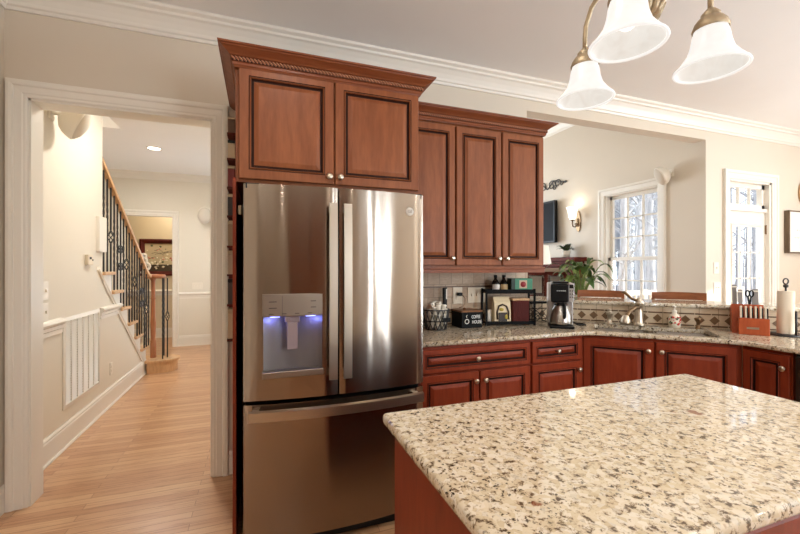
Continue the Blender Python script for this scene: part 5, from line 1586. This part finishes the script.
plate('switch_plate', 'white hall switch plate right under another inside the cased opening', 'switch', 0.085, 0.13, (HX, 3.42, 1.07), PI / 2, 1, 0, M_WHITE)
plate('outlet_plate', 'white outlet low on the hall wall right of the return grille', 'outlet', 0.075, 0.12, (HX, 4.73, 0.36), PI / 2, 0, 2, M_WHITE)
plate('switch_plate', 'white triple switch plate on the far hallway wall', 'switch', 0.17, 0.12, (-1.03, HY2, 1.05), 0, 3, 0, M_WHITE)
dl = thing('ceiling_downlight', 'lit round recessed light in the hallway ceiling', 'ceiling light', (-1.34, 6.15, CZ))
MB().lathe([(0.075, 0), (0.095, 0), (0.097, -0.006), (0.08, -0.008), (0.075, 0)], n=28).build('trim_ring', M_WHITE, dl)
MB().lathe([(0, -0.004), (0.076, -0.004)], n=28).build('lens', M_DOWN, dl)
lamp('hall_light', 'AREA', (-1.34, 6.15, CZ - 0.02), 26, (1, 0.96, 0.90), 0.15, direction=(0, 0, -1))
lamp('hall_light', 'AREA', (-0.6, 4.0, CZ - 0.02), 26, (1, 0.96, 0.90), 0.15, direction=(0, 0, -1))
lamp('added_hall_fill', 'AREA', (0.05, 6.4, 1.5), 30, DAY, 1.6, 1.8, direction=(-1, -0.2, 0.35))  # cool fill lamp added to brighten the hall, no window behind it
lamp('dining_light', 'AREA', (-1.4, 8.4, CZ - 0.02), 16, (1, 0.86, 0.68), 0.15, direction=(0, 0, -1))
lamp('upstairs_light', 'AREA', (-2.1, 4.2, 5.5), 40, (1, 0.95, 0.9), 0.4, direction=(0, 0, -1))
# painting
pa = thing('framed_painting', 'cherry-framed painting of white blossoms and red flowers in the far room', 'painting', (-1.62, 8.85, 1.575))
pm = MB().sweep([(0, 0), (0, 0.03), (-0.03, 0.045), (-0.07, 0.03), (-0.09, 0.02), (-0.09, 0)], [(-0.55, -0.36), (0.55, -0.36), (0.55, 0.36), (-0.55, 0.36)], lambda a, b, u: (a, -u, b), closed=True)
pm.build('frame', M_MAHOG, pa)
canvas = MB().box(-0.47, 0.47, -0.012, -0.004, -0.28, 0.28).build('canvas', mat('canvas_beige', srgb(196, 180, 146), 0.8), pa)
MB().box(-0.47, 0.47, -0.0135, -0.0125, -0.28, -0.14).build('dark_ground', mat('canvas_dark', srgb(70, 58, 42), 0.8), canvas)
bl = MB(); rr = random.Random(4)
for i in range(120):
    x = rr.uniform(-0.45, 0.45); z = rr.uniform(-0.25, 0.24)
    if rr.random() < 0.5: z = -0.12 + rr.uniform(-.08, .12)
    kind_ = rr.choice([0, 0, 0, 1, 2, 3])
    if kind_ == 1 and x < -0.1: kind_ = 0
    bl.ball((x, -0.014, z), rr.uniform(0.010, 0.028), kind_, 1, (1, .12, .8))
for i in range(14):
    x = rr.uniform(-.4, .3); z = rr.uniform(-.05, .15)
    bl.tube([(x, -0.0135, z), (x + .08, -0.0135, z + .03), (x + .15, -0.0135, z + rr.uniform(-.03, .05))], 0.003, 4, 4)
bl.build('flowers', [mat('petal_white', srgb(232, 222, 196), 0.8), mat('petal_red', srgb(176, 62, 50), 0.8), mat('stem_green', srgb(88, 92, 60), 0.8), mat('petal_pink', srgb(206, 150, 124), 0.8), mat('branch_dark', srgb(72, 58, 44), 0.8)], canvas)
pd = thing('pedestal', 'slim cream pedestal behind the stair balusters', 'pedestal', (-1.89, 8.0, 0))
MB().lathe([(0, 0), (0.13, 0), (0.13, 0.03), (0.04, 0.06), (0.035, 1.26), (0.07, 1.29), (0.07, 1.31), (0, 1.31)], n=18).build('column', M_FARW, pd)
orn = thing('ornament', 'white pierced ornament beside the lower corner of the framed painting', 'ornament', (-1.89, 8.0, 1.31))
ob = MB()
for (x, z, r) in ((-0.02, 0.18, 0.055), (0.03, 0.09, 0.05), (-0.01, 0.27, 0.03)):
    ob.tube([(x + r * math.cos(t), 0, z + r * 1.1 * math.sin(t)) for t in [2 * PI * i / 16 for i in range(16)]], 0.022, 8, closed=True)
ob.lathe([(0, 0), (0.05, 0), (0.045, 0.02), (0.015, 0.05), (0, 0.05)], n=14)
ob.build('figure', M_WHITE, orn)

# narrow rack with jars between the casing and the refrigerator panel
nr = thing('narrow_shelf', 'narrow wooden shelf rack squeezed between doorway casing and refrigerator panel', 'shelf', (-0.158, 2.76, 0))
NX, NY = 0.030, 0.085
MB().box(-NX, NX, NY, NY + 0.01, 0.9, 2.36).build('back_board', M_MAHOG, nr)
for s in (1,):
    MB().box(NX - 0.006, NX, -NY, NY, 0.9, 2.36).build('side_panel', M_MAHOG, nr)
levels = [0.92, 1.14, 1.33, 1.51, 1.70, 1.88, 2.06, 2.22]
for z in levels:
    MB().box(-NX, NX - 0.006, -NY, NY, z, z + 0.012).build('shelf_board', M_MAHOG, nr)
cols = [((196, 172, 140), 'tan'), ((58, 50, 46), 'dark'), ((170, 150, 128), 'greyish'), ((150, 126, 96), 'brown'), ((44, 38, 34), 'black'), ((128, 44, 36), 'dark red'), ((206, 184, 150), 'cream'), ((112, 84, 60), 'chestnut')]
hts = [0.19, 0.16, 0.15, 0.16, 0.14, 0.14, 0.12, 0.11]
for (z, (c, nm), h) in zip(levels, cols, hts):
    t = thing('spice_tin', '%s tin on the narrow shelf rack beside the refrigerator' % nm, 'tin', (-0.164, 2.745, z + 0.012), 0, 'tins on the narrow shelf')
    MB().box(-0.021, 0.021, -0.045, 0.045, 0, h * 0.85, 0, 0.003).build('body', mat('tin_' + nm.replace(' ', '_'), srgb(*c), 0.5), t)
    MB().box(-0.0215, 0.0215, -0.0455, 0.0455, h * 0.85, h, 0, 0.003).build('lid', M_BLACKP if nm in ('dark', 'cream') else M_BRASS, t)

# unseen pantry added behind the camera for its brown reflection in the steel
pn = base_cab('added_pantry_cabinet', 'tall cherry pantry cabinet added behind the viewer for its brown reflection', (0.75, YB + 0.62, 0), PI, 1.03, 0.6, [
    lambda t: front('cabinet_door', t, 0.01 , 0.50, 0.12, 0.86, 0.46, 0.8, wood_m=M_CHERRY),
    lambda t: front('cabinet_door', t, 0.52, 1.01, 0.12, 0.86, 0.56, 0.8, wood_m=M_CHERRY)])
MB().box(0, 1.03, 0, 0.6, CTZ, 2.4).build('upper_carcass', M_CHERRY, pn)
for i in range(2):
    front('cabinet_door', pn, 0.01 + 0.51 * i, 0.50 + 0.51 * i, 0.90, 2.38, 0.46 + 0.10 * i, 1.2)
